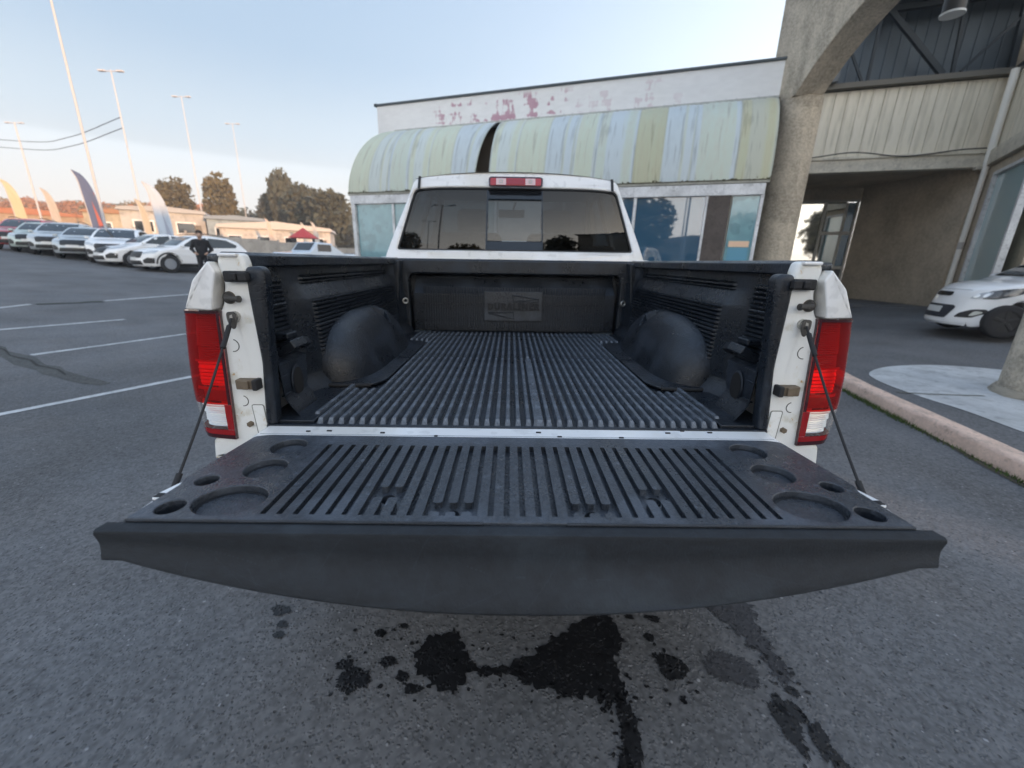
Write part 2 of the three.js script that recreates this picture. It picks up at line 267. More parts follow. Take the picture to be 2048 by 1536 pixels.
// wet stains below the tailgate
function blob(cx, cz, rx, rz, turn, s, rag = .3, y = .0035) {
  const n = 220, ca = Math.cos(turn), sa = Math.sin(turn);
  return gridGeo(n, 2, (u, v, i, j) => { const a = (i % n) / n * 6.28318, q = Math.cos(a) * 1.6 + 20, w = Math.sin(a) * 1.6 + 20, r = (1 + rag * 2 * (vnoise(q, w, 4096, s) - .5) + rag * .9 * (vnoise(q * 4, w * 4, 4096, s + 5) - .5) + .5 * rag * (vnoise(q * 14, w * 14, 4096, s + 8) - .5) + .16 * (hash2(i % n, s, 3) - .5)) * j / 2; const X = Math.cos(a) * rx * r, Z = Math.sin(a) * rz * r, x = cx + X * ca - Z * sa, z = cz + X * sa + Z * ca; return [x, y, z, x, z]; });
}
function ragged(pts, s, y = .0035) { const sh = new THREE.CatmullRomCurve3(pts.map(p => V(p[0], 0, p[1])), true).getPoints(420); const S = shapeOf(sh.map((p, i) => [p.x + .011 * (hash2(i, s, 1) - .5) + .030 * (vnoise(i * .35, s, 4096, 1) - .5), -(p.z + .011 * (hash2(i, s, 2) - .5) + .030 * (vnoise(i * .35, s, 4096, 2) - .5))])); const g = new THREE.ShapeGeometry(S).rotateX(-Math.PI / 2).translate(0, y, 0); const p = g.attributes.position, uv = g.attributes.uv; for (let i = 0; i < p.count; i++) uv.setXY(i, p.getX(i), p.getZ(i)); return g; }
{
  tag(mesh('wet_stain', ragged([[-.35, .05], [-.32, -.03], [-.22, -.06], [-.19, .0], [-.15, .06], [-.06, .085], [.05, .03], [.16, -.05], [.30, -.13], [.385, -.14], [.40, -.02], [.355, .06], [.375, .13], [.325, .205], [.25, .18], [.14, .165], [.04, .13], [-.07, .115], [-.15, .115], [-.2, .165], [-.29, .14]], 3), M.wet), 'largest black wet stain on the asphalt, bow tie shaped, below the tailgate middle', 'stain');
  tag(mesh('wet_stain', blob(-.535, .135, .055, .045, .3, 4), M.wet), 'round dark wet spot at the left end of the stains, biggest of its cluster', 'stain');
  tag(mesh('wet_stain', blob(.553, .07, .052, .048, .7, 7, .2), M.wet), 'round black wet spot just right of the large stain', 'stain');
  tag(mesh('wet_stain', blob(.765, .075, .085, .058, .35, 8), M.damp), 'greyish damp patch to the right of the round black spot', 'stain');
  tag(mesh('wet_stain', [blob(.345, .27, .028, .11, .05, 9), blob(.31, .41, .02, .10, .1, 19)], M.wet), 'narrow dark trickle running towards the viewer from the large stain', 'stain');
  tag(mesh('wet_stain', ragged([[.70, -.32], [.86, -.30], [.99, -.22], [.96, -.10], [.955, .0], [.955, .09], [.91, .12], [.90, .02], [.86, -.08], [.78, -.2]], 6), M.damp), 'long damp streak at the right of the stains leading under the tailgate', 'stain');
  const small = [[-.585, .08, .026, .018], [-.44, .068, .026, .02], [-.375, .122, .024, .018], [-.33, .16, .03, .016], [-.92, -.14, .038, .022], [-.88, -.075, .022, .014], [-.87, -.03, .022, .014], [.55, -.135, .03, .017], [.51, -.05, .022, .018], [.46, -.14, .018, .012], [-.42, -.08, .018, .013], [-.50, -.045, .022, .014], [.845, .26, .032, .07], [.86, .19, .02, .03], [.915, .30, .024, .05], [.895, .21, .025, .035], [.93, .36, .02, .04], [.93, .15, .02, .02], [.0, -.2, .03, .012]];
  for (let k = 0; k < 170; k++) { const t = rnd(), c = t < .5 ? [rr(-.62, .62), rr(-.06, .2)] : t < .8 ? [rr(.28, .40), rr(.1, .5)] : [rr(.82, .98), rr(-.1, .4)]; small.push([c[0], c[1], rr(.003, .010), rr(.003, .008)]); }
  const dr = mesh('drip_spots', small.map((s, i) => blob(s[0], s[1], s[2], s[3], .2 * (i % 3), 30 + i, .35)), M.wet); tag(dr, 'small scattered dark drips on the asphalt around the larger wet stains', 'stain'); dr.userData.kind = 'stuff';
}
// grass and dirt along the kerb foot
{
  const pos = [], nrm = []; const blade = (x, z, h, w, a, lean) => { const dx = Math.cos(a) * w, dz = Math.sin(a) * w, lx = Math.cos(a + 1.57) * lean, lz = Math.sin(a + 1.57) * lean, y = lotY(x, z); pos.push(x - dx, y, z - dz, x + dx, y, z + dz, x + lx, y + h, z + lz); };
  for (let k = 0; k < 9000; k++) { const i = 50 + (rnd() * 36 | 0), p = kP[i], n = kNrm[i], d = rnd() * rnd() * .07, den = vnoise(i * .35, 3, 4096, 4); if (rnd() > den * 1.25) continue; const t = rnd(); blade(p.x - n.x * d + t * (kP[i + 1].x - p.x), p.z - n.z * d + t * (kP[i + 1].z - p.z), rr(.012, .05) * (.5 + den), rr(.002, .005), rr(0, 6.28), rr(-.03, .03)); }
  const g = new THREE.BufferGeometry(); g.setAttribute('position', new THREE.Float32BufferAttribute(pos, 3)); g.computeVertexNormals();
  const gr = mesh('kerb_grass', merge([g]), std(.07, .11, .02, { roughness: .8, side: THREE.DoubleSide })); gr.userData.kind = 'stuff'; tag(gr, 'thin line of green grass growing at the foot of the pink kerb', 'grass');
  const dg = gridGeo(38, 1, (u, v, i, j) => { const p = kP[49 + i], n = kNrm[49 + i], w = j ? -.015 - .05 * vnoise(i * .4, 7, 4096, 3) : .01; return [p.x + n.x * w, lotY(p.x, p.z) + .005, p.z + n.z * w, i * .1, j * .1]; }, true);
  struct('kerb_dirt', dg, M.dirt);
}
// ---------- pickup truck ----------
const truck = thing('pickup_truck', 'white pickup truck in the foreground with its tailgate lowered and black bed liner', 'pickup truck', [0, 0, 0]);
truck.rotation.z = .0126;
const F = .86; // bed floor above the ground
function part(name, geo, mat, label) { const m = mesh(name, geo, mat, truck); m.position.y = F; if (label) m.userData.label = label; return m; }
function partGroup(name, label) { const g = new THREE.Group(); g.name = name; g.position.y = F; truck.add(g); if (label) g.userData.label = label; return g; }
const sides = [[-1, 'left'], [1, 'right']];
const mx = (s, g) => s < 0 ? g : mirrorX(g); // everything is drawn for the left side (x < 0)

// outer bed sides with rounded rear corner
for (const [s, side] of sides) {
  const prof = [[-.80, .478], [-.815, .487], [-.838, .485], [-.893, .432], [-.915, .385], [-.932, .350], [-.955, .30], [-.975, .15], [-.972, -.02], [-.955, -.10], [-.935, -.30], [-.92, -.36], [-.88, -.36], [-.872, -.2], [-.872, .3], [-.872, .462]];
  const nz = 40, pts = shapeOf(prof, .012).getPoints(3);
  const g = gridGeo(pts.length - 1, nz, (u, v, i, j) => { // sweep forward; swell over the wheel
    const t = j / nz, z = -.030 - 1.88 * t * t * (1.4 - .4 * t), p = pts[i], sw = .035 * Math.exp(-Math.pow((z + .93) / .42, 2)) * sstep(.42, .2, p.y) * (p.x < -.9 ? 1 : 0);
    const rnd_ = j === 0 ? .985 : 1; if (p.y < .347 && p.y > -.046) { const lim = lerp(.925, .99, sstep(-.15, -.24, z)); return [Math.max(p.x - sw, -lim), p.y, z + (j === 0 ? 0 : -.004), z, p.y]; } return [p.x * (p.x < -.86 ? rnd_ : 1) - sw, p.y, z + (j === 0 ? 0 : -.004), z, p.y];
  });
  const cap = boxUV(new THREE.ShapeGeometry(shapeOf(prof.map(p => [Math.max(p[0] * (p[0] < -.86 ? .985 : 1), p[1] < .347 && p[1] > -.046 ? -.92 : -2), p[1]]), .012)).translate(0, 0, -.030));
  part('bed_side', mx(s, merge([toCreasedNormals(g, .5), cap])), M.white);
  // upper rear corner piece above the lamp
  const corner = extrude(shapeOf([[-.826, .452], [-.842, .482], [-.893, .430], [-.929, .352], [-.855, .349], [-.842, .40]], .007), .05, .005, { seg: 3 });
  part('corner_panel', mx(s, boxUV(corner.translate(0, 0, -.035))), M.white);
  // jamb facing the rear
  const jb = [[-.836, .478], [-.830, .498], [-.765, .503], [-.758, .478], [-.757, .461], [-.745, .452], [-.738, .43], [-.738, .25], [-.742, .10], [-.748, .0], [-.752, -.06], [-.90, -.12], [-.955, -.12], [-.945, -.05], [-.89, -.035], [-.862, .33], [-.84, .36], [-.825, .42]];
  const jamb = part('tailgate_jamb', mx(s, boxUV(extrude(shapeOf(jb, .012), .045, .014, { seg: 4 }).translate(0, 0, -.053))), M.jamb);
  const sub = (n, g, m) => mesh(n, mx(s, g), m, jamb);
  sub('top_lip', rbox(.052, .010, .040, .0045, -.797, .4975, -.018), M.white);
  sub('latch_block', merge([rbox(.056, .029, .030, .005, -.780, .441, 0), rbox(.018, .018, .012, .003, -.776, .441, .020), rbox(.024, .022, .02, .003, -.753, .441, .012)]), M.rubber);
  sub('guide_pin', merge([new THREE.CylinderGeometry(.0165, .0165, .004, 24).rotateX(Math.PI / 2).translate(-.813, .383, -.004), new THREE.CylinderGeometry(.010, .0125, .005, 24).rotateX(Math.PI / 2).translate(-.813, .383, 0.001), rod([-.815, .383, .006], [-.776, .381, .012], .0072, .0072, 16), rod([-.779, .381, .0115], [-.774, .381, .012], .0095, .0095, 16)]), s < 0 ? M.steelDark : M.steelDark);
  sub('pin_rust', T(new THREE.CylinderGeometry(.0175, .0175, .002, 24).rotateX(Math.PI / 2), -.813, .383, -.0065), M.rusty);
  sub('cable_bolt', merge([rod([-.806, .331, -.012], [-.806, .331, .004], .015, .015, 20), rod([-.802, .331, .004], [-.801, .331, .014], .0085, .0085, 6)]), M.zinc);
  sub('bump_stop', merge([rbox(.062, .030, .026, .004, -.797, .135, .002), rbox(.020, .026, .034, .003, -.797, .135, .006), rbox(.010, .028, .03, .003, -.772, .134, .006)]), M.rusty);
  sub('stop_pad', rbox(.014, .032, .036, .004, -.769, .135, .006), M.rubber);
  for (const [hx, hy, hr] of [[-.829, .247, .022], [-.829, .078, .020]]) { sub('hole_ring', T(new THREE.TorusGeometry(hr * .8, .0013, 8, 28, 3.0).rotateZ(-1.7), hx, hy, -.008), M.steelDark); }
  sub('access_plate', boxUV(extrude(shapeOf([[-.803, .065], [-.770, .065], [-.766, -.03], [-.797, -.03]], .006), .006, .002).translate(0, 0, -.011)), M.jamb);
  sub('plate_groove', boxUV(extrude(shapeOf([[-.8055, .0675], [-.7675, .0675], [-.7635, -.03], [-.7995, -.03]], .008), .002, 0).translate(0, 0, -.0085)), std(.2, .2, .18));
  sub('jamb_bolt', rod([-.816, .005, -.01], [-.816, .005, .002], .009, .009, 6), M.rusty);
  // black liner end
  const fl = [[-.770, .004], [-.738, .0], [-.722, .25], [-.706, .42], [-.706, .458], [-.722, .470], [-.757, .466], [-.758, .40], [-.752, .2]];
  part('liner_post', mx(s, boxUV(extrude(shapeOf(fl, .013), .052, .015, { seg: 5 }).translate(0, 0, -.050))), M.liner);
  // rail cap with overhang
  const rc = [[-.79, .466], [-.79, .497], [-.806, .506], [-.848, .506], [-.862, .496], [-.864, .478], [-.856, .476], [-.853, .492], [-.80, .492], [-.797, .466]];
  part('rail_cap', mx(s, boxUV(extrude(shapeOf(rc, .004), 1.72, .002).translate(0, 0, -1.775))), M.liner);
  part('rail_end_cap', mx(s, rbox(.040, .022, .05, .009, -.842, .489, -.036)), plast(.10, .11, .12));
  part('bed_corner', mx(s, merge([rbox(.016, .06, .016, .005, -.822, .472, -1.752), rbox(.10, .016, .03, .005, -.87, .502, -1.79)])), M.white);
}
// side liners: one moulded relief each, ribs and ledge included
for (const [s, side] of sides) {
  const ys = []; for (let k = 0; k <= 200; k++) ys.push(.0 + .462 * k / 200);
  const zs = []; for (let z = -.05; z > -1.76; z -= (z > -.5 ? .012 : .028)) zs.push(z); zs.push(-1.76);
  const X = (y, z) => {
    let x = .797 + .030 * clamp(y / .45);
    x -= .030 * sstep(.075, .0, y) * 1.2;                                    // cove to the floor
    const a = clamp((-.31 - z) / .11) * clamp((.405 - y) / .06) * clamp((z + 1.64) / .08); // bulged panel, ledge on top
    x -= .036 * a;
    const zb = -.225 - .06 * (y / .2), blk = sstep(zb - .02, zb + .01, z) * sstep(.185, .165, y); // block by the rear post
    x -= Math.max(.058 * blk, .078 * sstep(-.115, -.055, z));
    const flat = a > .02 && a < .985 ? 0 : 1;
    const inZ = (z < -.07 && z > -.30) || (z < -.425 && z > -1.56) ? 1 : 0;
    const top = z > -.31 ? .428 : (a > .9 ? .338 : .43);
    const w = ((y / .0158) % 1 + 1) % 1, rib = sstep(.06, .26, w) * sstep(.94, .74, w);
    if (inZ && flat && y > .03 && y < top && blk < .05) x -= .0115 * rib;
    x -= .05 * sstep(-1.58, -1.74, z);                                        // corner into the headboard
    return x;
  };
  const g = gridGeo(ys.length - 1, zs.length - 1, (u, v, i, j) => [-X(ys[i], zs[j]), ys[i], zs[j], zs[j], ys[i]]);
  const top = box(.03, .012, 1.7, -.835, .468, -.905);
  const L = part('side_liner', mx(s, merge([toCreasedNormals(g, .4), top])), M.liner);
  const sub = (n, g, m) => mesh(n, mx(s, g), m, L);
  // tie down pocket on the ledge of the rear block
  const pk = shapeOf([[-.80, -.16], [-.735, -.165], [-.73, -.245], [-.765, -.335], [-.80, -.335]].map(p => [p[0], -p[1]]), .006);
  pk.holes.push(new THREE.Path(shapeOf([[-.79, -.185], [-.750, -.19], [-.748, -.235], [-.772, -.29], [-.79, -.29]].map(p => [p[0], -p[1]]), .004).getPoints(3)));
  const pg = boxUV(slab(pk, .03, .0, .004)); pg.rotateZ(.55).translate(-.335 + .0, .615, 0);
  pg.computeBoundingBox(); const bb = pg.boundingBox; pg.translate(-.765 - (bb.min.x + bb.max.x) / 2, .205 - (bb.min.y + bb.max.y) / 2, 0);
  sub('tie_pocket', pg, M.liner);
  sub('pocket_tab', rbox(.05, .022, .065, .006, -.785, .243, -.21), M.liner);
  // oval opening in the rear block
  const ov = gridGeo(28, 1, (u, v, i, j) => { const a = u * 6.2832, r = j ? 1 : .84; return [-.738 - .003 * j, .098 + Math.sin(a) * .055 * r, -.165 + Math.cos(a) * .036 * r]; });
  sub('opening_rim', T(boxUV(ov), 0, 0, 0), M.liner);
  const ovd = gridGeo(28, 1, (u, v, i, j) => { const a = u * 6.2832, r = j ? .86 : 0; return [-.7365, .098 + Math.sin(a) * .055 * r, -.165 + Math.cos(a) * .036 * r]; });
  sub('opening_shade', boxUV(ovd), M.holeShade);  // flat black disc, the shade inside the hole put into its colour
  for (const yy of [.135, .075]) sub('mould_line', rbox(.006, .004, .05, .0018, -.7385, yy, -.085), M.liner);
}
// wheel humps
for (const [s, side] of sides) {
  const zc = -.865, a = .462, h = .262, xb = .200;
  const g = gridGeo(100, 56, (u, v) => { // u around in z-y, v from wall inwards
    const th = u * Math.PI, ph = v * Math.PI / 2, c = Math.cos(th), sn = Math.sin(th), e = 2 / 2.9, sg = Math.sign(c);
    const kz = sg * Math.pow(Math.abs(c), e), ky = Math.pow(sn, e), kin = Math.pow(Math.cos(ph), 2 / 3.4), out = Math.pow(Math.sin(ph), 2 / 2.6);
    let y = .004 + h * ky * kin; const z = zc + (a - .012 * y / h) * kz * (.25 + .75 * kin) + 0; let x = -.80 + xb * out * (1 - .34 * (y / h));
    const dz = (z + 1.02) / .075, dx = (x + .715) / .055; const d = Math.max(0, 1 - Math.abs(dz) - Math.abs(dx)); if (y > .15) y -= .060 * Math.min(1, d * 1.6);
    return [x, y, z, z * 1, x + y];
  }, true);
  const W = part('wheel_hump', mx(s, boxUV(toCreasedNormals(g, .55))), M.liner);
  mesh('hump_flange', mx(s, merge([boxUV(slab(shapeOf(xz([[-.79, -.385], [-.575, -.395], [-.535, -.47], [-.530, -1.22], [-.56, -1.33], [-.79, -1.34]]), .03), .010, .019, .003)), ])), M.liner, W);
  mesh('flange_lip', mx(s, merge([tube([[-.785, .012, -.392], [-.68, .011, -.394], [-.578, .012, -.401]], .0085, 24, 8)])), M.rubber, W);
}
// floor liner with its ribs
{
  const base = boxUV(slab(shapeOf(xz([[-.765, -.012], [.765, -.012], [.79, -.1], [.79, -1.74], [-.79, -1.74], [-.79, -.1]]), .01), .02, .002, .003));
  const lip = merge([rbox(1.535, .024, .016, .006, 0, -.006, -.006), rbox(.16, .014, .34, .004, -.71, .006, -.19), rbox(.16, .014, .34, .004, .71, .006, -.19)]);
  const Fl = part('floor_liner', merge([base, lip]), M.linerDark);
  const ribGeo = (L, w0, w1, hh, cs) => { const g = boxUV(extrude(shapeOf([[-w0 / 2, 0], [w0 / 2, 0], [w1 / 2, hh, .0025], [-w1 / 2, hh, .0025]], .0006), L, 0, { curve: 3 }).translate(0, 0, -L)); const p = g.attributes.position; for (let i = 0; i < p.count; i++) if (p.getY(i) > .004) { if (p.getZ(i) > -.001) p.setZ(i, -cs); else if (p.getZ(i) < -L + .001) p.setZ(i, -L + cs); } g.computeVertexNormals(); return g; };
  const long = ribGeo(1.66, .0185, .0120, .019, .014), short = ribGeo(.335, .0185, .0120, .019, .012), far = ribGeo(.30, .0185, .0120, .019, .012), wide = ribGeo(.87, .034, .028, .018, .014), longFront = ribGeo(.76, .0185, .0120, .019, .014);
  const N = 41, p = 1.288 / (N - 1);
  for (let i = 0; i < N; i++) {
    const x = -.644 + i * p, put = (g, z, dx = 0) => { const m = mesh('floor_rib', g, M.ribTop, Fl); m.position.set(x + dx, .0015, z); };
    if (i === 22) { put(wide, -.016, 0); put(longFront, -.90); }
    else if (Math.abs(x) > .535) { put(short, -.016 - .035 * (Math.abs(x) > .63 ? 1.4 : 0)); put(far, -1.37); }
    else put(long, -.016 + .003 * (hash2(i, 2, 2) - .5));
  }
}
// headboard liner
{
  const zf = -1.752;
  const tri = s => { const q = new THREE.Shape(); q.moveTo(s * .738, .41); q.lineTo(s * .69, .41); q.quadraticCurveTo(s * .731, .405, s * .733, .355); q.lineTo(s * .745, .355); q.closePath(); return boxUV(extrude(q, .05, .003).translate(0, 0, zf - .052)); };
  const frame = merge([rbox(1.676, .094, .105, .012, 0, .451, zf - .0525), ...[-1, 1].flatMap(s => [boxUV(extrude(shapeOf([[.728, .0], [.80, .0], [.836, .42], [.738, .42]].map(p => [p[0] * s, p[1]])), .105, .010, { seg: 3 }).translate(0, 0, zf - .105)), tri(s)])]);
  const back = boxUV(new THREE.PlaneGeometry(1.56, .46, 1, 1).translate(0, .225, zf - .104));
  const topLip = rbox(1.68, .03, .07, .012, 0, .488, zf - .045);
  const slope = gridGeo(20, 6, (u, v) => [lerp(-.70, .70, u), lerp(.40, .015, v), zf - .100 + .088 * sstep(.10, .30, v), u * 1.4, v * .4], true);
  const FL = part('headboard_liner', merge([frame, back, topLip]), M.liner);
  mesh('ribbed_panel', toCreasedNormals(slope, .5), M.linerDark, FL);
  const rg = boxUV(extrude(shapeOf([[-.0045, .318], [.0045, .318], [.0045, .022], [-.0045, .022]], .001), .007, .002).translate(0, 0, zf - .014));
  const n = 74; for (let i = 0; i < n; i++) { const m = mesh('panel_rib', rg, M.liner, FL); m.position.x = -.63 + i * 1.26 / (n - 1); }
  const up = boxUV(extrude(shapeOf([[-.0045, .385], [.0045, .385], [.0045, .32], [-.0045, .32]], .001), .007, .002).translate(0, 0, zf - .098));
  mesh('upper_ribs', merge([...Array(n)].map((_, i) => up.clone().translate(-.63 + i * 1.26 / (n - 1), 0, 0))), M.linerDark, FL);
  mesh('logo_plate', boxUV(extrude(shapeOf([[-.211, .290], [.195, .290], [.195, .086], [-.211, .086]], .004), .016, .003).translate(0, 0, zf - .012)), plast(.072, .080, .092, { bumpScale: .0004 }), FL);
  const font = await new FontLoader().loadAsync('fonts/droid/droid_sans_bold.typeface.json');
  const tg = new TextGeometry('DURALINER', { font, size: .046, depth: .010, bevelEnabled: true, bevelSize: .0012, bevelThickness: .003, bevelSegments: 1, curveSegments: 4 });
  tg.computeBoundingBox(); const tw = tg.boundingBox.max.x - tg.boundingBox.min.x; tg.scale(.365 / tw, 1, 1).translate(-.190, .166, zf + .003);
  mesh('lettering', boxUV(tg), M.rubber, FL);  // letters blackened: shade round their relief put into the colour
  const wedge = (a, b, c) => merge([rod([...a, zf + .005], [...b, zf + .005], .0042, .0042, 8), rod([...b, zf + .005], [...c, zf + .005], .003, .003, 8), rod([...c, zf + .005], [...a, zf + .005], .003, .003, 8)]);
  mesh('wedge_mark', wedge([-.015, .266], [.170, .240], [-.005, .222]), M.linerDark, FL);
  mesh('wedge_mark', wedge([-.185, .146], [-.005, .146], [-.003, .102]), M.linerDark, FL);
  mesh('wedge_edge', merge([rod([-.005, .222, zf + .005], [.168, .222, zf + .005], .003, .003, 8), rod([.170, .240, zf + .005], [.168, .222, zf + .005], .003, .003, 8), rod([-.185, .146, zf + .005], [-.175, .134, zf + .005], .003, .003, 8), rod([-.175, .134, zf + .005], [-.003, .102, zf + .005], .003, .003, 8)]), M.linerDark, FL);
  // corner posts and tie-down rings
  for (const s of [-1, 1]) { mesh('corner_post', boxUV(extrude(shapeOf([[-.835, .0], [-.80, 0], [-.762, .49], [-.835, .49]].map(p => [p[0] * -s, p[1]]), .01), .10, .012).translate(0, 0, zf - .005)), M.linerDark, FL); mesh('tie_ring', T(new THREE.TorusGeometry(.016, .0055, 8, 20).rotateY(.5), -.742 * -s, .225, zf + .075), M.zinc, FL); }
}
// sill and clips
{
  const S = part('bed_sill', merge([rbox(1.53, .03, .094, .010, 0, -.0135, .040), rbox(1.60, .05, .05, .01, 0, -.06, .02)]), M.white);
  for (const x of [-.56, -.40, -.24, .06, .12, .30, .45, .58, -.62, .5]) mesh('sill_clip', rbox(.010 + .006 * hash2(x * 99 | 0, 1, 1), .004, .005, .0015, x, .003, .004 + .06 * hash2(x * 77 | 0, 4, 1)), M.rubber, S);
  mesh('sill_seam', rbox(1.50, .004, .003, .001, 0, .0005, .060), std(.35, .37, .38), S);
}
// tailgate, lowered
const TG = partGroup('tailgate', 'lowered tailgate with black grooved liner');
{
  const add = (n, g, m) => mesh(n, g, m, TG), y0 = .020;
  const out = shapeOf(xz([[-.695, .106, .02], [.695, .106, .02], [.728, .118, .01], [.748, .35, .005], [.738, .372, .005], [.746, .497, .006], [-.746, .497, .006], [-.738, .372, .005], [-.748, .35, .005], [-.728, .118, .01]]), .01);
  const hole = pts => out.holes.push(new THREE.Path(pts.getPoints ? pts.getPoints(5) : pts));
  const slotW = .0170, P = 1 / 32, z0 = .163, z1 = .480, combs = [[6, 8, .372, .417], [10, 13, .430, .466], [19, 22, .430, .466], [24, 26, .372, .417]];
  const xi = i => -.5 + i * P; const inComb = i => combs.find(c => i >= c[0] && i <= c[1]);
  for (let i = 0; i <= 32; i++) if (!inComb(i)) hole(shapeOf(xz([[xi(i) - slotW / 2, z0], [xi(i) + slotW / 2, z0], [xi(i) + slotW / 2, z1], [xi(i) - slotW / 2, z1]]), .0055));
  for (const [a, b, g0, g1] of combs) {
    const p = []; // up the left side, teeth along the hinge end, then along the rear end
    for (let i = a; i <= b; i++) { p.push([xi(i) - slotW / 2, z0], [xi(i) + slotW / 2, z0]); if (i < b) p.push([xi(i) + slotW / 2, g0], [xi(i + 1) - slotW / 2, g0]); }
    for (let i = b; i >= a; i--) { p.push([xi(i) + slotW / 2, z1], [xi(i) - slotW / 2, z1]); if (i > a) p.push([xi(i) - slotW / 2, g1], [xi(i - 1) + slotW / 2, g1]); }
    hole(shapeOf(xz(p), .005));
  }
  const cups = [[.604, .177, .043], [.597, .295, .0455], [.592, .429, .070, .0555]], deep = [[.692, .354, .0225], [.692, .456, .0255]];
  const circ = (x, z, r, r2) => { const q = new THREE.Path(); q.absellipse(x, -z, r, r2 || r, 0, Math.PI * 2, false); return q; };
  for (const s of [-1, 1]) for (const [x, z, r, r2] of [...cups, ...deep]) out.holes.push(circ(s * x, z, r, r2));
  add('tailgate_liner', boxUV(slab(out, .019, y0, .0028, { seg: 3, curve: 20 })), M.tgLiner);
  const low = shapeOf(xz([[-.715, .103], [.715, .103], [.738, .49], [-.738, .49]]), .01);
  for (const s of [-1, 1]) for (const [x, z, r] of deep) low.holes.push(circ(s * x, z, r));
  const scr = [[-.281, .399], [-.1406, .4535], [.1406, .4535], [.281, .399]];
  for (const [x, z] of scr) low.holes.push(circ(x, z, .0145));
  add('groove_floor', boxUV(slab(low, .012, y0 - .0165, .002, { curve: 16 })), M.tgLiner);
  for (const s of [-1, 1]) for (const [x, z, r, r2] of cups) add('cup_ring', T(new THREE.TorusGeometry(r * .93, .0022, 8, 40).rotateX(Math.PI / 2).scale(1, 1, (r2 || r) / r), s * x, y0 - .0155, z), M.liner);
  for (const s of [-1, 1]) for (const [x, z, r] of deep) add('deep_well', T(boxUV(new THREE.CylinderGeometry(r, r * .94, .05, 28, 1, true)), s * x, y0 - .036, z), M.linerDark), add('well_floor', T(boxUV(new THREE.CircleGeometry(r, 24).rotateX(-Math.PI / 2)), s * x, y0 - .055, z), M.linerDark);
  for (const [x, z] of scr) { add('screw_well', T(boxUV(new THREE.CylinderGeometry(.0145, .012, .016, 24, 1, true)), x, y0 - .022, z), M.liner); add('screw', merge([T(new THREE.CylinderGeometry(.0065, .0095, .005, 16), x, y0 - .026, z), T(new THREE.CylinderGeometry(.0125, .0125, .002, 20), x, y0 - .030, z)]), M.steelDark); add('well_floor', T(boxUV(new THREE.CircleGeometry(.0145, 20).rotateX(-Math.PI / 2)), x, y0 - .0305, z), M.linerDark); }
  // moulded rear edge with the notch
  const lipS = shapeOf(xz([[-.758, .494], [-.07, .494], [-.064, .511], [.074, .511], [.08, .494], [.758, .494], [.766, .5235], [-.766, .5235]]), .003);
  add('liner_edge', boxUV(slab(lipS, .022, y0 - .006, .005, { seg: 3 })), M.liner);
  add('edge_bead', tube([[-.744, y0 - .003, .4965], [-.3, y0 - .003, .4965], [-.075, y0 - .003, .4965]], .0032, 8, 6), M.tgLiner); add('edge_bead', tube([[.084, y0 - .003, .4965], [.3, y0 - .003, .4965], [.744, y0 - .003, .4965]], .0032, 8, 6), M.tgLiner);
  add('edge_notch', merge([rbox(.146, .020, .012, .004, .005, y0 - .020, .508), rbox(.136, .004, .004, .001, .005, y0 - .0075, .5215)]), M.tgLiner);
  // spoiler over the top edge of the gate
  const dep = x => Math.max(.048, .135 - .160 * x * x), bow = x => .012 * (1 - Math.pow(x / .775, 2));
  const prof = [[-.020, .006], [.003, .008], [.0075, .0055], [.0095, .0], [.0095, -.10], [.008, -.24], [.0078, -.40], [.016, -.55], [.022, -.66], [.031, -.76], [.039, -.86], [.042, -.93], [.038, -.985], [.024, -1.02], [-.03, -1.03]]; // z, then y (small = metres, larger = share of depth)
  const sm3 = j => sstep(3, 9, j); const sp = gridGeo(80, prof.length - 1, (u, v, i, j) => { const x = lerp(-.776, .776, u), q = prof[j], d = dep(x), b = bow(x), yy = q[1] >= 0 ? y0 - .012 + q[1] : y0 - .012 + q[1] * d; const k = d / .131; return [x * (1 - .016 * Math.pow(Math.abs(x / .776), 4) * clamp((.008 - yy) / .045)), yy, .519 + (j < 4 ? q[0] : .0088 + (q[0] - .0088) * (q[0] < 0 ? 1 : Math.pow(Math.min(1, k), 1.15))) + b * sm3(j), x, v * .16]; });
  const ends = [0, 80].map(i => { const q = []; for (let j = 0; j < prof.length; j++) q.push(V().fromBufferAttribute(sp.attributes.position, j * 81 + i)); return gridGeo(prof.length - 1, 1, (u, v, k, l) => l ? [q[0].x * .999, lerp(q[0].y, q[q.length - 1].y, .5), .50] : q[k].toArray(), i > 0); });
  add('tailgate_spoiler', merge([toCreasedNormals(sp, .6), ...ends]), M.spoiler);
  // white outer skin under it
  const skin = gridGeo(40, 10, (u, v) => { const x = lerp(-.762, .762, u), z = lerp(.085, .50, v); return [x, y0 - .022 - (dep(x) - .012) * (.55 + .45 * v) * .93, z, x, z]; });
  add('outer_panel', toCreasedNormals(skin, .6), M.white);
  for (const s of [-1, 1]) { add('gate_edge', mx(s, merge([rbox(.030, .030, .40, .008, -.732, -.014, .29), box(.012, .06, .38, -.735, -.04, .29)])), M.white); add('edge_strip', mx(s, merge([rbox(.005, .006, .058, .002, -.7485, .012, .458)])), M.white); add('latch_bracket', mx(s, boxUV(slab(shapeOf(xz([[-.745, .335], [-.758, .350], [-.772, .398], [-.768, .412], [-.745, .412]]), .003), .006, .010, .0015))), M.white); add('latch_notch', mx(s, rbox(.015, .006, .016, .002, -.7605, .009, .401)), M.rubber); }
}
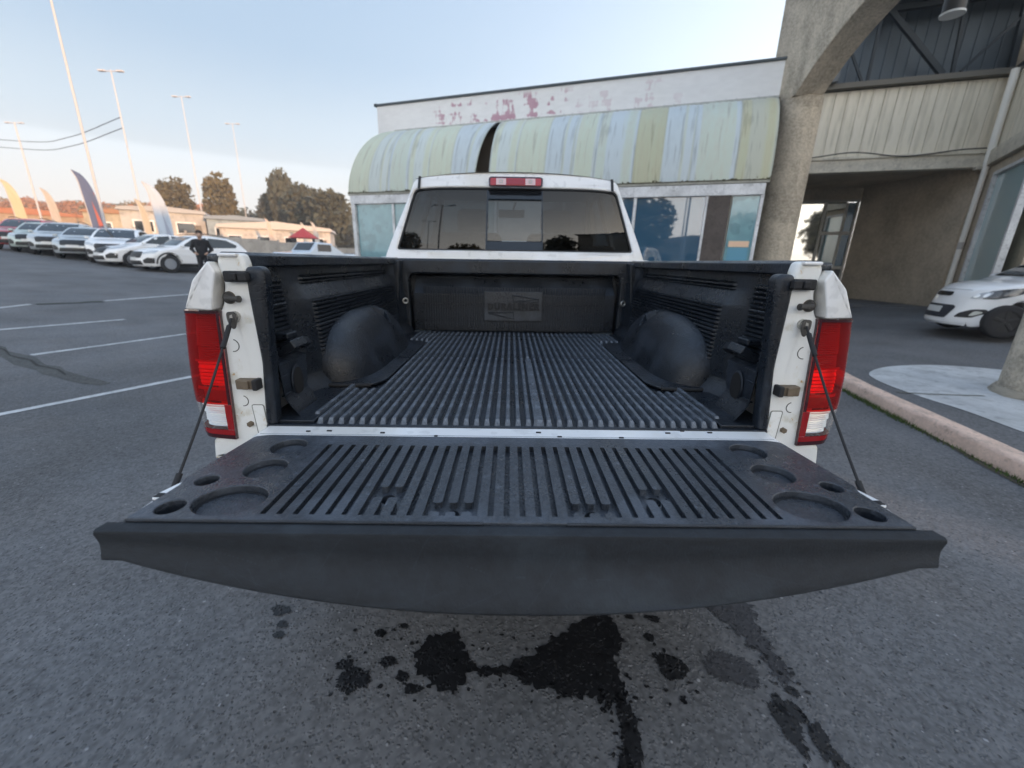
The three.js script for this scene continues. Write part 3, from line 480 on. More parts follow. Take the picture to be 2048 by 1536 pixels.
// cables
for (const [s, side] of sides) {
  const A = [-.803, .328, .016], B = [-.776, -.004, .345];
  const at = t => [lerp(A[0], B[0], t), lerp(A[1], B[1], t) - .012 * Math.sin(t * Math.PI), lerp(A[2], B[2], t)];
  const cab = part('tailgate_cable', mx(s, tube([0, .1, .3, .5, .7, .9, 1].map(at), .0031, 40, 8)), M.rubber);
  mesh('upper_sleeve', mx(s, merge([tube([.05, .1, .19].map(at), .0064, 10, 10)])), M.rubber, cab);
  mesh('lower_sleeve', mx(s, tube([.93, .97, 1.0].map(at), .0066, 8, 10)), M.rubber, cab);
  mesh('cable_eye', mx(s, boxUV(extrude(shapeOf([[-.818, .346], [-.794, .346], [-.791, .320], [-.800, .298], [-.808, .298], [-.818, .320]], .010), .006, .0015).translate(0, 0, .008))), M.steelDark, cab);
}
// tail lamps
for (const [s, side] of sides) {
  const xin = v => lerp(.866, .846, v), xo = v => .972 + .020 * Math.sin(Math.PI * Math.pow(clamp(v), .75)) + .006 * (1 - v), yb = u => lerp(-.043, -.030, u), yt = u => .344;
  const S = (u, v, off = 0, rip = 0) => { const a = u * Math.PI / 2, x = xin(v) + (xo(v) - xin(v)) * Math.sin(a), z = -.198 + .198 * Math.pow(Math.max(0, 1 - Math.pow(Math.sin(a), 6)), 1 / 6); const y = lerp(yb(u), yt(u), v); const nx = Math.sin(a), nz = Math.cos(a); const o = off + rip; return [-(x + nx * o), y, z + nz * o, u * .2, y]; };
  const patch = (u0, u1, v0, v1, off, nu = 26, nv = 20, rip = null) => gridGeo(nu, nv, (u, v) => { const U = lerp(u0, u1, u), W = lerp(v0, v1, v); return S(U, W, off, rip ? rip(W) : 0); });
  const L = part('tail_lamp', mx(s, merge([toCreasedNormals(patch(0, 1, -.004, 1.004, -.034, 24, 10), .6), boxUV(gridGeo(1, 30, (u, v) => { const p = S(0, lerp(-.004, 1.004, v), 0); return [p[0] + .003, p[1], lerp(p[2] + .003, -.05, u)]; })), gridGeo(20, 1, (u, v) => { const p = S(u, 1.004, lerp(0, -.034, v)); return p; }), gridGeo(20, 1, (u, v) => S(u, -.004, lerp(0, -.034, v)))])), M.maroon, side + ' tail lamp with red lens and clear reverse lens');
  const sub = (n, g, m) => mesh(n, mx(s, g), m, L);
  const fl = k => W => .0008 * Math.sin(W * k);
  sub('red_lens', toCreasedNormals(patch(.02, 1, .285, 1, 0, 30, 120, fl(260)), .9), M.redLens);
  sub('reverse_lens', toCreasedNormals(patch(.10, 1, .075, .283, 0, 30, 50, fl(260)), .9), M.clearLens);
  sub('lens_border', merge([patch(.0, .10, .075, .283, .001, 6, 8), patch(0, 1, .0, .073, .001, 24, 4)]), M.redDeep);
  sub('bezel', patch(0, .045, .285, .985, .0016, 4, 20), M.maroon); sub('bezel', patch(0, 1, .985, 1.004, .0018, 20, 2), M.maroon); sub('bezel', patch(0, 1, -.004, .03, .0018, 20, 2), M.maroon);
  sub('upper_reflector', toCreasedNormals(patch(.06, 1, .62, .975, -.028, 12, 44, W => .006 * (((W * 60) % 1))), .2), M.reflectorDim);
  sub('side_marker', patch(.66, 1, .30, .62, -.026, 8, 10), M.reflectorDim);
  sub('brake_reflector', toCreasedNormals(patch(.07, .62, .42, .615, -.022, 10, 20, W => .004 * ((W * 70) % 1)), .2), M.reflector);
  sub('lamp_divider', merge([patch(.06, .68, .388, .415, -.012, 12, 2), patch(.06, .68, .612, .63, -.014, 12, 2)]), M.redBlock);
  sub('lower_reflector', patch(.07, .65, .29, .385, -.024, 10, 4), M.reflectorDim);
  sub('reverse_reflector', toCreasedNormals(patch(.12, .8, .078, .28, -.020, 12, 26, W => .007 * ((W * 56) % 1)), .2), M.reflector);
}
// ---------- cab ----------
{
  const zr = y => -1.845 - .30 * clamp((y - .5) / .6, 0, 1.2); // rear face leans forward
  const hw = y => lerp(.925, .735, sstep(.45, 1.12, y) * .35 + .65 * clamp((y - .48) / .62));
  const frame = new THREE.Shape(); const N = 24;
  const oy = x => 1.118 - .052 * Math.pow(Math.abs(x) / .74, 2.4);
  frame.moveTo(-.93, .455); frame.lineTo(-.93, .48);
  for (const y of [.6, .7, .8, .9, .98, 1.03]) frame.lineTo(-hw(y), y);
  frame.quadraticCurveTo(-.735, 1.062, -.70, oy(.70)); for (let i = 1; i < N; i++) { const x = lerp(-.70, .70, i / N); frame.lineTo(x, oy(x)); } frame.lineTo(.70, oy(.70)); frame.quadraticCurveTo(.735, 1.062, hw(1.03), 1.03);
  for (const y of [.98, .9, .8, .7, .6]) frame.lineTo(hw(y), y); frame.lineTo(.93, .48); frame.lineTo(.93, .455); frame.closePath();
  const gl = [[-.838, .562, .02], [.838, .562, .02], [.738, .985, .035], [.55, 1.003, .2], [-.55, 1.003, .2], [-.738, .985, .035]];
  frame.holes.push(new THREE.Path(shapeOf(gl, .03).getPoints(8)));
  const shear = g => { const p = g.attributes.position; for (let i = 0; i < p.count; i++) p.setZ(i, p.getZ(i) + zr(p.getY(i)) - .025 * Math.pow(Math.abs(p.getX(i)) / .9, 4)); g.computeVertexNormals(); return g; };
  const tess = g => new TessellateModifier(.09, 5).modify(g.index ? g.toNonIndexed() : g);
  const rear = shear(tess(extrude(frame, .06, .018, { seg: 4 }).translate(0, 0, -.06)));
  // cab sides with window openings, drawn in (z, y)
  const side = shapeOf([[-1.89, .30], [-1.92, .50], [-2.18, 1.06], [-2.40, 1.105], [-3.05, 1.10], [-3.62, .56], [-3.72, .50], [-3.72, -.28], [-1.89, -.28]].map(p => [p[0], p[1]]), .04);
  side.holes.push(new THREE.Path(shapeOf([[-2.05, .56], [-2.25, 1.0], [-2.58, 1.02], [-2.60, .55]], .04).getPoints(5)));
  side.holes.push(new THREE.Path(shapeOf([[-2.68, .55], [-2.68, 1.02], [-3.03, 1.01], [-3.48, .56]], .04).getPoints(5)));
  const sideG = s => { const g = tess(extrude(side, .045, .01).rotateY(Math.PI / 2)); const p = g.attributes.position; for (let i = 0; i < p.count; i++) { const y = p.getY(i), d = p.getX(i), z = -p.getZ(i); p.setXYZ(i, s * (hw(y) - .002 - d), y, z); } g.computeVertexNormals(); return boxUV(g); };
  const fixZ = g => { const p = g.attributes.position; let m = 0; for (let i = 0; i < p.count; i++) m += p.getZ(i); if (m > 0) for (let i = 0; i < p.count; i++) p.setZ(i, -p.getZ(i)); g.computeVertexNormals(); return g; };
  const roof = gridGeo(26, 16, (u, v) => { const x = lerp(-.735, .735, u), z = lerp(zr(1.08) - .008, -3.06, v); const e = .052 * Math.pow(Math.abs(x) / .74, 2.4); return [x, 1.116 - e + .022 * Math.sin(v * Math.PI) , z, x, z]; }, true);
  const cab = part('cab_shell', merge([boxUV(rear), fixZ(sideG(-1)), fixZ(sideG(1)), toCreasedNormals(roof, .6)]), M.white, 'white cab with tinted rear window');
  const sub = (n, g, m) => mesh(n, g, m, cab);
  // rear window: three panes and frames
  const pane = (pts, off) => shear(tess(boxUV(new THREE.ShapeGeometry(shapeOf(pts, .02), 6)).translate(0, 0, off)));
  const clipPane = (x0, x1, y0, y1, off) => { const le = y => -lerp(.838, .738, (y - .562) / .423), f = (x, y) => [Math.max(le(y), Math.min(-le(y), x)), y]; return pane([f(x0, y0), f(x1, y0), f(x1, y1), [(x0 + x1) / 2, y1 + .004], f(x0, y1)], off); };
  const RW = part('rear_window', merge([rbox(.012, .40, .01, .003, 0, 0, 0)].map(() => shear(tess(box(.010, .42, .012, -.205, .78, -.020))))), M.frit);
  const rsub = (n, g, m) => mesh(n, g, m, RW);
  rsub('fixed_pane', clipPane(-.838, -.208, .556, 1.0, -.022), M.tint);
  rsub('fixed_pane', clipPane(.194, .838, .556, 1.0, -.022), M.tint);
  rsub('sliding_pane', pane([[-.205, .632], [.190, .632], [.190, .930], [-.205, .930]], -.034), M.tintLight);
  rsub('pane_header', shear(tess(boxUV(extrude(shapeOf([[-.206, .932], [.192, .932], [.192, 1.008], [-.206, 1.008]], .002), .008).translate(0, 0, -.030)))), M.frit);
  rsub('pane_footer', shear(tess(boxUV(extrude(shapeOf([[-.206, .556], [.192, .556], [.192, .628], [-.206, .628]], .002), .008).translate(0, 0, -.030)))), M.frit);
  rsub('slider_rail', merge([shear(tess(box(.008, .44, .014, .193, .78, -.024))), shear(tess(box(.40, .008, .016, -.006, .930, -.024)))]), M.frit);
  const ring = shapeOf(gl, .03); ring.holes.push(new THREE.Path(shapeOf([[-.826, .570, .02], [.826, .570, .02], [.729, .977, .035], [.55, .994, .2], [-.55, .994, .2], [-.729, .977, .035]], .03).getPoints(8)));
  rsub('window_seal', shear(tess(boxUV(extrude(ring, .012, 0, { curve: 10 }).translate(0, 0, -.024)))), M.trim);
  // roof ditch mouldings
  for (const s of [-1, 1]) part('roof_moulding', merge([shear(tess(box(.017, .075, .012, s * .703, 1.028, .004))), bar([s * .703, 1.072, zr(1.075) + .0], [s * .715, 1.072, -3.0], .016, .012)]), M.trim);
  // third brake lamp
  const BLs = [[-.196, 1.010], [.192, 1.010], [.196, 1.072], [.18, 1.082], [-.182, 1.082], [-.198, 1.072]];
  const BL = part('high_brake_lamp', shear(tess(boxUV(extrude(shapeOf(BLs, .012), .022, .005, { seg: 3 }).translate(0, 0, -.004)))), M.maroon, 'red high mounted brake lamp with two clear cargo lamps');
  const bsub = (n, g, m) => mesh(n, shear(tess(boxUV(g))), m, BL);
  bsub('red_lens', extrude(shapeOf([[-.185, 1.018], [.180, 1.018], [.183, 1.070], [-.186, 1.070]], .010), .012, .003).translate(0, 0, .010), phys(.42, .012, .014, { roughness: .12, clearcoat: 1, bumpMap: rep(grainT, 8), bumpScale: .002 }));
  for (const x of [-.108, .104]) { bsub('cargo_lens', extrude(shapeOf([[x - .036, 1.020], [x + .036, 1.020], [x + .036, 1.068], [x - .036, 1.068]], .005), .010, .003).translate(0, 0, .016), phys(.72, .50, .50, { roughness: .15, clearcoat: 1 })); bsub('cargo_bulb', new THREE.TorusGeometry(.011, .004, 8, 20).translate(x, 1.046, .0265), M.zinc); }
  part('centre_lens_band', shear(tess(rbox(.13, .04, .004, .003, -.002, 1.044, .022))), M.redDeep);
  // glass all round
  const sideGlass = s => merge([[[-2.05, .56], [-2.25, 1.0], [-2.58, 1.02], [-2.60, .55]], [[-2.68, .55], [-2.68, 1.02], [-3.03, 1.01], [-3.48, .56]]].map(q => { const g = new THREE.ShapeGeometry(shapeOf(q, .03)); const p = g.attributes.position; for (let i = 0; i < p.count; i++) { const z = p.getX(i), y = p.getY(i); p.setXYZ(i, s * (hw(y) - .03), y, z); } g.computeVertexNormals(); return g; }));
  for (const s of [-1, 1]) part('side_window', sideGlass(s), M.glass);
  part('windshield', gridGeo(12, 6, (u, v) => { const x = lerp(-1, 1, u) * lerp(.70, .80, v); return [x, lerp(1.09, .56, v), lerp(-3.06, -3.64, v) - .06 * (1 - Math.pow(x / .8, 2)), u, v]; }), M.glass);
  part('windshield_pillar', merge([-1, 1].flatMap(s => [bar([s * .71, 1.085, -3.05], [s * .83, .55, -3.62], .06, .05)]).concat([bar([-.72, 1.09, -3.05], [.72, 1.09, -3.05], .05)])), M.white);
  // interior
  for (const s of [-1, 1]) { const st = part('front_seat', merge([rbox(.50, .16, .5, .06, s * .36, .10, -2.95), rbox(.50, .62, .14, .06, s * .36, .42, -2.68)]), M.seat); mesh('headrest', merge([rbox(.27, .19, .10, .05, s * .36, .825, -2.64), rod([s * .36 - .05, .70, -2.66], [s * .36 - .05, .78, -2.64], .007), rod([s * .36 + .05, .70, -2.66], [s * .36 + .05, .78, -2.64], .007)]), M.seat, st); }
  const rs = part('rear_seat', merge([rbox(1.5, .14, .45, .05, 0, .08, -2.25), rbox(1.5, .50, .12, .05, 0, .36, -2.06)]), M.seat);
  for (const x of [-.46, .46]) mesh('headrest', rbox(.25, .10, .08, .04, x, .64, -2.07), M.seat, rs);
  part('dashboard', merge([rbox(1.6, .20, .36, .08, 0, .45, -3.50)]), std(.06, .06, .062, { roughness: .8 }));
  part('steering_wheel', T(new THREE.TorusGeometry(.18, .018, 10, 32).rotateX(-.45), -.36, .48, -3.22), M.trim);
  part('rear_view_mirror', merge([rbox(.25, .075, .03, .02, -.03, .93, -3.02), rod([-.02, .95, -3.03], [.02, 1.07, -3.10], .01)]), M.trim);
  part('cab_floor', box(1.7, .04, 1.8, 0, -.24, -2.8), M.seat);
  part('headliner', box(1.34, .01, .84, 0, 1.045, -2.6), std(.25, .25, .25));
  // stand the cab up straight: the rear glass is nearly vertical
  const warp = g => { if (g.userData.w) return; g.userData.w = 1; const p = g.attributes.position; for (let i = 0; i < p.count; i++) { const y = p.getY(i); if (y < .49) continue; const t = clamp((y - .5) / .6, 0, 1.2), lean = .065 * t * t, k = (3.005 + lean) / (3.005 + .30 * t); p.setXYZ(i, p.getX(i) * k, .49 + (y - .49) * k, p.getZ(i) + .30 * t - lean); } };
  for (const n of ['cab_shell', 'rear_window', 'roof_moulding', 'high_brake_lamp', 'centre_lens_band', 'side_window', 'windshield', 'windshield_pillar', 'rear_view_mirror', 'headliner']) truck.children.filter(o => o.name === n).forEach(o => o.traverse(q => { if (q.geometry) { warp(q.geometry); if (q.name.endsWith('_pane')) { const h = q.geometry; h.deleteAttribute('normal'); const m = mergeVertices(h, 1e-4); m.computeVertexNormals(); q.geometry = m; } } }));
  // hood, nose, mirrors
  const hood = gridGeo(20, 20, (u, v) => { const x = lerp(-.93, .93, u), t = v; return [x * (1 - .10 * t * t), .53 - .07 * t * t - .10 * Math.pow(Math.abs(u * 2 - 1), 6) - .18 * Math.pow(t, 9), -3.62 - 1.27 * t, x, t]; }, true);
  part('hood', toCreasedNormals(hood, .6), M.white);
  for (const s of [-1, 1]) { part('front_fender', rbox(.16, .56, 1.2, .07, s * .88, .18, -4.28), M.white); const dm = part('door_mirror', merge([rbox(.20, .24, .10, .05, s * 1.12, .63, -3.40), bar([s * .90, .58, -3.42], [s * 1.06, .60, -3.40], .05, .05)]), M.trim); mesh('mirror_glass', rbox(.16, .19, .006, .02, s * 1.12, .63, -3.349), M.chrome, dm); }
  part('nose_panel', merge([rbox(1.62, .50, .12, .05, 0, .14, -4.87)]), M.white);
  part('front_bumper', rbox(1.86, .26, .22, .08, 0, -.26, -4.96), M.chrome);
  part('chassis', merge([box(.10, .16, 4.6, -.42, -.30, -2.5), box(.10, .16, 4.6, .42, -.30, -2.5), box(1.5, .06, 1.6, 0, -.06, -.95)]), M.trim);
  part('rear_bumper', rbox(1.70, .17, .13, .04, 0, -.335, .055), M.chrome);
  const tyre = new THREE.LatheGeometry([[.20, -.12], [.30, -.135], [.385, -.12], [.40, -.09], [.40, .09], [.385, .12], [.30, .135], [.20, .12]].map(p => new THREE.Vector2(...p)), 40).rotateZ(Math.PI / 2);
  const rimG = merge([new THREE.CylinderGeometry(.23, .23, .16, 32).rotateZ(Math.PI / 2), ...[0, 1, 2, 3, 4].map(k => rbox(.05, .40, .05, .02).rotateX(k * Math.PI * 2 / 5).translate(0, 0, 0))]);
  for (const s of [-1, 1]) for (const z of [-.90, -4.30]) { const w = new THREE.Group(); w.name = 'wheel'; w.position.set(s * .84, .40, z); truck.add(w); mesh('tyre', tyre, M.tyre, w); mesh('rim', rimG, M.rim, w); }
}
// ---------- shop building ----------
const BTURN = -.3527, BO = [-3.673, 0, -11.308];
const streak = (s, a) => tex(256, 512, (u, v) => { const f = fbm(u, v * .25, 10, 4, s), g = fbm(u, v, 24, 3, s + 3), k = 1 - a * sstep(.45, .8, f) - .10 * (g - .5); return [k, k, k * (1 - .05 * f)]; }, true);
M.sheet = std(.80, .80, .80, { map: rep(streak(101, .16), [.35, .2]), roughness: .6 });
M.whiteTrim = std(.82, .83, .84, { map: rep(wearT, .6), roughness: .5 });
M.concrete = std(.60, .53, .43, { map: rep(tex(512, 512, (u, v) => { const a = fbm(u, v, 8, 5, 111), b = fbm(u, v * .2, 12, 3, 113), c = fbm(u, v, 90, 2, 115); const k = .78 + .5 * (a - .5) + .3 * (b - .5) + .5 * (c - .5); return [k, k * .99, k * .97]; }, true), .5), bumpMap: rep(grainT, 1.4), bumpScale: .012, roughness: .95 });
M.stucco = std(.60, .51, .40, { map: rep(tex(512, 512, (u, v) => { const a = fbm(u, v, 5, 5, 121), b = fbm(u, v, 60, 3, 123); const k = .8 + .55 * (a - .5) + .3 * (b - .5); return [k, k, k * .98]; }, true), .33), bumpMap: rep(grainT, 2), bumpScale: .006, roughness: .95 });
M.cream = std(.76, .70, .59, { map: rep(streak(131, .2), [1.2, .5]), roughness: .6 });
M.creamTrim = std(.78, .72, .60, { map: rep(wearT, .5), roughness: .6 });
M.darkSteel = std(.022, .030, .038, { roughness: .6, metalness: .3 });
M.deck = std(.085, .11, .135, { roughness: .7 });
M.darkRoom = std(.02, .02, .022, { roughness: .9 });
M.filmGlass = phys(.24, .46, .52, { roughness: .12, clearcoat: 1, clearcoatRoughness: .02, map: rep(wearT, .12) });
M.blueGlass = phys(.035, .10, .17, { roughness: .02, ior: 2.0, clearcoat: 1, clearcoatRoughness: .01 });
M.mirrorGlass = std(.55, .54, .50, { roughness: .03, metalness: 1 });
const groundB = .12;
{
  const B = thing('shop_building', 'long pale shop building behind the pickup with striped curved awning and faded fascia', 'building', BO, BTURN);
  const add = (n, g, m, p = B) => mesh(n, g, m, p);
  add('wall', merge([box(9.5, 5.0, .2, 4.75, 2.6, -.15), box(.2, 5.0, 12, .1, 2.6, -6.2)]), M.sheet);
  add('wall', box(9.5, 5.0, .2, 4.75, 2.6, -12.3), M.sheet);
  add('roof', box(9.5, .12, 12.2, 4.75, 5.06, -6.2), M.darkSteel);
  // fascia sheet with the last flecks of a removed painted sign
  const redT = tex(1024, 256, (u, v) => {
    const x = u * 9.3, env = (sstep(1.5, 2.0, x) * sstep(5.6, 4.6, x) * .9 + .35 * sstep(4.6, 6.3, x) * sstep(8.2, 6.6, x)) * sstep(.02, .2, v) * sstep(1, .78, v);
    const a = fbm(u, v * .03, 96, 3, 141), b = fbm(u, v * .16, 20, 4, 143), c = fbm(u * 1, v, 8, 2, 145); const k = sstep(.55, .66, a * .6 + b * .42 + (c - .5) * .35) * env;
    const w = .95 - .10 * fbm(u, v * .2, 60, 3, 147); return [w - k * .38, w - k * .62, w - k * .54];
  }, true);
  const fg = new THREE.PlaneGeometry(9.4, .70).translate(4.7, 4.83, .012); add('fascia_sheet', merge([fg, box(9.4, .70, .05, 4.7, 4.83, -.02)]), std(.86, .86, .86, { map: redT, roughness: .55 }));
  add('coping', merge([rbox(9.6, .05, .08, .012, 4.75, 5.195, .01), rbox(.10, .07, 12.3, .015, -.02, 5.20, -6.1)]), std(.06, .075, .085, { roughness: .5 }));
  // curved awning, one sheet after another
  const arc = t => { const a = t * Math.PI / 2; return [2.935 + 1.585 * Math.pow(Math.sin(a), 1.05), 1.02 * Math.pow(Math.cos(a), 1.0) + .02]; };
  const bounds = [-.27, .33, .93, 1.52, 2.10, 2.68, 3.30, 3.66, 4.30, 4.95, 5.55, 6.02, 6.82, 7.35, 7.90, 8.68, 9.30];
  const cols = ['m', 'm', 'b', 'm', 'm', 'b', null, 'm', 'm', 'b', 'm', 'b', 'y', 'b', 'b', 'y', 'b'];
  const tone = { m: [.56, .615, .595], b: [.535, .60, .625], y: [.485, .50, .42] };
  const awT = k => tex(256, 256, (u, v) => { const c = fbm(u * .8, v * .12, 6, 3, 151 + k), y = sstep(.52, .62, fbm(u, v * .06, 3, 2, 171 + k)), e = sstep(.55, .8, fbm(u, v * .3, 14, 4, 191 + k)) * .25, ed = Math.min(u, 1 - u) < .03 ? .12 : 0; const g = fbm(u, v, 20, 3, 4 + k) - .5, q = 1 - e - ed + .12 * g + .2 * (c - .5); return [q * (1 + .03 * y), q * (1 - .02 * y), q * (1 - .18 * y)]; }, true);
  const awTs = [0, 1, 2, 3].map(awT);
  for (let k = 0; k < bounds.length - 1; k++) {
    const key = cols[k < 6 ? k : k]; if (k === 6) continue; const a = bounds[k], b = bounds[k + 1], t = tone[cols[k] || 'm'];
    const sl = (s, q) => s + (s < 1.2 ? (1.2 - s) / 1.47 * .85 * Math.pow(q, 1.6) : 0) + (Math.abs(s - 3.30) < .01 ? .33 * Math.pow(q, 1.5) : 0);
    const g = gridGeo(14, 22, (u, v) => { const [y, z] = arc(v), s = lerp(sl(a, v), sl(b, v), u), w = .006 * Math.cos(u * 14 * Math.PI) + .012 * Math.sin(u * Math.PI); return [s, y + w * .6, z + w + .002 * (k % 2), u, v]; });
    const under = gridGeo(2, 10, (u, v) => { const [y, z] = arc(v); return [lerp(sl(a, v), sl(b, v), u), y - .012, z - .012]; });
    add('awning_sheet', merge([g, under]), std(...t, { map: awTs[k % 4], roughness: .45 }));
  }
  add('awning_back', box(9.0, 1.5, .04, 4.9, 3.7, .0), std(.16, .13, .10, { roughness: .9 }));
  const moss = std(.09, .085, .05, { map: rep(wearT, 2), roughness: 1 });
  const edgeG = gridGeo(700, 1, (u, v, i, j) => [lerp(-.29, 9.3, u), 2.935 + (j ? .010 + .03 * vnoise(i * .5, 4, 4096, 3) * vnoise(i * .11, 9, 4096, 3) * 2 : -.01), 1.046 + .002 * j, u * 9, v]);
  add('awning_grime', edgeG, moss);
  add('awning_edge', merge([rbox(9.6, .045, .06, .01, 4.5, 2.905, 1.01)]), std(.45, .44, .38, { map: rep(wearT, 1), roughness: .7 }));
  add('top_gutter', merge([rbox(8.8, .055, .07, .012, 4.95, 4.545, .05)]), std(.52, .53, .50, { map: rep(wearT, 1), roughness: .6 }));
  for (let k = 0; k < 44; k++) add('gutter_bracket', box(.03, .03, .03, .8 + k * .195, 4.578, .06), M.whiteTrim);
  // glazed front under the awning
  add('window_header', rbox(9.5, .20, .10, .01, 4.5, 2.775, .98), M.whiteTrim);
  add('corner_post', rbox(.11, 2.6, .12, .01, -.17, 1.38, .97), M.whiteTrim);
  add('sill_wall', box(9.4, .55, .12, 4.55, .38, .95), M.whiteTrim);
  const glz = [[-.10, 1.0, 'filmGlass'], [1.06, 2.2, 'filmGlass'], [2.26, 3.8, 'filmGlass'], [3.86, 5.4, 'blueGlass'], [5.46, 6.9, 'blueGlass'], [6.96, 8.26, 'blueGlass'], [8.74, 9.20, 'filmGlass']];
  for (const [a, b, m] of glz) { const W = add('shop_window', rbox(b - a, 2.02, .016, .003, (a + b) / 2, 1.66, .95), M[m]); add('mullion', rbox(.06, 2.05, .08, .008, b + .03, 1.66, .96), M.whiteTrim, W); }
  add('shop_pillar', rbox(.40, 2.05, .16, .02, 8.50, 1.66, .93), std(.12, .10, .09, { map: rep(wearT, .8), roughness: .9 }));
  const refl = add('pane_reflection', box(.36, .11, .006, 8.97, 1.80, .963), std(.80, .55, .38, { roughness: .5 })); add('reflection_base', box(.36, .34, .005, 8.97, 1.56, .963), std(.10, .30, .42, { roughness: .4 }));  // reflection in the pane painted as an orange strip over a blue one
  add('bay_end', box(.05, 2.6, .92, -.2, 1.4, .48), M.whiteTrim);
  add('bay_floor', box(9.4, .1, 1.0, 4.6, .10, .5), M.stucco);
}
// ---------- arcade and entrance porch ----------
{
  const A = thing('concrete_arcade', 'rough concrete arcade with arch and round columns at the right of the pickup', 'arcade', [0, 0, 0]);
  const s = new THREE.Shape(), R = 3.37, zc = -5.225, yc = 1.98; // drawn in (-z, y)
  const z1 = 2.0;
  s.moveTo(8.46, 4.42); s.lineTo(8.46, 7.6); s.lineTo(-z1, 7.6); s.lineTo(-z1, 4.42);
  const arch = (c) => { const a0 = Math.atan2(4.42 - yc, -2.325), a1 = Math.atan2(4.42 - yc, 2.325); const pts = []; for (let k = 0; k <= 40; k++) { const a = lerp(a1, a0, k / 40); pts.push([c + Math.cos(a) * R, yc + Math.sin(a) * R]); } return pts; };
  s.lineTo(2.15, 4.42); // near pier, then the arch towards the far pier (drawn in -z)
  arch(5.225).reverse().forEach(p => s.lineTo(...p));
  s.closePath();
  const wall = extrude(s, .52, .02, { curve: 30 }).rotateY(Math.PI / 2); // local z -> x, local x -> -z
  mesh('arch_wall', boxUV(wall.translate(5.1, 0, 0)), M.concrete, A);
  const col = (x, z, r, y0, y1) => { const g = new THREE.CylinderGeometry(r, r * 1.02, y1 - y0, 40, 12); const p = g.attributes.position, u = g.attributes.uv; for (let i = 0; i < p.count; i++) u.setXY(i, u.getX(i) * 2.2, p.getY(i)); return g.translate(x, (y0 + y1) / 2, z); };
  mesh('column', col(5.42, -7.84, .355, .05, 4.42), M.concrete, A);
  mesh('column', col(5.57, -2.88, .345, .05, 4.42), M.concrete, A);
  const ft = new THREE.CylinderGeometry(.36, .41, .09, 40, 2); { const p = ft.attributes.position; for (let i = 0; i < p.count; i++) { const a = Math.atan2(p.getZ(i), p.getX(i)), k = 1 + .12 * (vnoise(Math.cos(a) * 3 + 9, Math.sin(a) * 3 + 9, 4096, 4) - .5); p.setX(i, p.getX(i) * k); p.setZ(i, p.getZ(i) * k); } ft.computeVertexNormals(); }
  mesh('column_footing', ft.translate(5.57, .17, -2.88), M.concrete, A);
  const P = thing('entrance_porch', 'deep entrance porch with cream panel band, steel trusses and brown stucco wall at right', 'building', BO, BTURN);
  const add = (n, g, m, p = P) => mesh(n, g, m, p), Z = -4;
  // cream boards and beam
  const w = (14.72 - 9.7) / 19; for (let k = 0; k < 19; k++) add('cream_board', rbox(w - .008, 1.58, .03, .004, 9.7 + w * (k + .5), 4.99, Z + .003 * (k % 3)), M.cream);
  add('board_backing', box(5.1, 1.7, .08, 12.2, 4.98, Z - .06), std(.10, .09, .07));
  add('beam', merge([rbox(5.1, .30, .24, .015, 12.2, 4.00, Z + .08), rbox(5.1, .06, .30, .01, 12.2, 4.18, Z + .09)]), M.creamTrim);
  add('sagging_cable', tube([[9.7, 4.24, Z + .22], [10.9, 4.22, Z + .25], [11.9, 4.30, Z + .25], [13, 4.16, Z + .25], [14.1, 4.25, Z + .25], [14.7, 4.27, Z + .25], [15.1, 4.3, Z + .8]], .014, 60, 6), M.rubber);
  add('soffit', box(5.2, .06, 3.2, 12.2, 3.98, Z - 1.7), M.stucco);
  // back wall of the recess and the glazed door
  add('back_wall', merge([box(1.9, 4.4, .15, 10.6, 2.2, -7.1), box(2.3, .55, .15, 12.4, 3.85, -7.1)]), M.stucco);
  const D = add('entrance_door', merge([rbox(.07, 3.1, .09, .01, 11.6, 2.05, -6.98), rbox(.08, 3.1, .09, .01, 12.42, 2.05, -6.98), rbox(.07, 3.1, .09, .01, 13.30, 2.05, -6.98), rbox(1.8, .07, .09, .01, 12.45, 3.55, -6.98), rbox(.9, .10, .07, .01, 12.86, 2.55, -6.98), rbox(.9, .10, .07, .01, 12.86, 1.45, -6.98), rbox(.06, 2.0, .07, .01, 13.02, 2.5, -6.98)]), std(.50, .47, .42, { roughness: .5 }));
  add('door_pane', rbox(.76, 3.05, .016, .003, 12.01, 2.05, -7.0), M.mirrorGlass, D);
  add('door_pane', rbox(.54, .96, .016, .003, 12.73, 3.06, -7.0), M.mirrorGlass, D);
  add('door_pane', rbox(.54, 1.02, .016, .003, 12.73, 2.0, -7.0), M.mirrorGlass, D);
  add('side_light', rbox(.24, 2.0, .016, .003, 13.16, 2.5, -7.005), M.blueGlass, D);
  add('kick_panel', rbox(.82, .95, .03, .006, 12.86, .93, -7.0), std(.09, .085, .085, { roughness: .5 }), D);
  add('door_floor', box(4.4, .1, 3.2, 12.2, .42, -5.6), M.walk);
  // stucco wall that swings forward to the downpipe
  const sw = gridGeo(30, 8, (u, v) => { const t = u, s0 = lerp(13.36, 14.62, t) + .10 * Math.sin(t * Math.PI), z = lerp(-7.0, -3.96, t) ; return [s0, lerp(.2, 4.0, v), z, t * 3.3, v * 3.8]; });
  const sw2 = gridGeo(1, 1, (u, v) => [14.62 + u * .34, lerp(.2, 4.0, v), -3.96 + u * .02, u * .3, v * 3.8]);
  add('stucco_wall', merge([toCreasedNormals(sw, .8), sw2, box(.3, 7, .3, 14.85, 3.5, -4.15)]), M.stucco);
  // dirt and weeds at the wall foot
  // right wing coming towards the viewer
  const W0 = [14.75, -3.95], dirL = (() => { const a = [-.56, .83], c = Math.cos(BTURN), sn = Math.sin(BTURN); return [a[0] * c - a[1] * sn, a[0] * sn + a[1] * c]; })(); // world (x,z) -> local
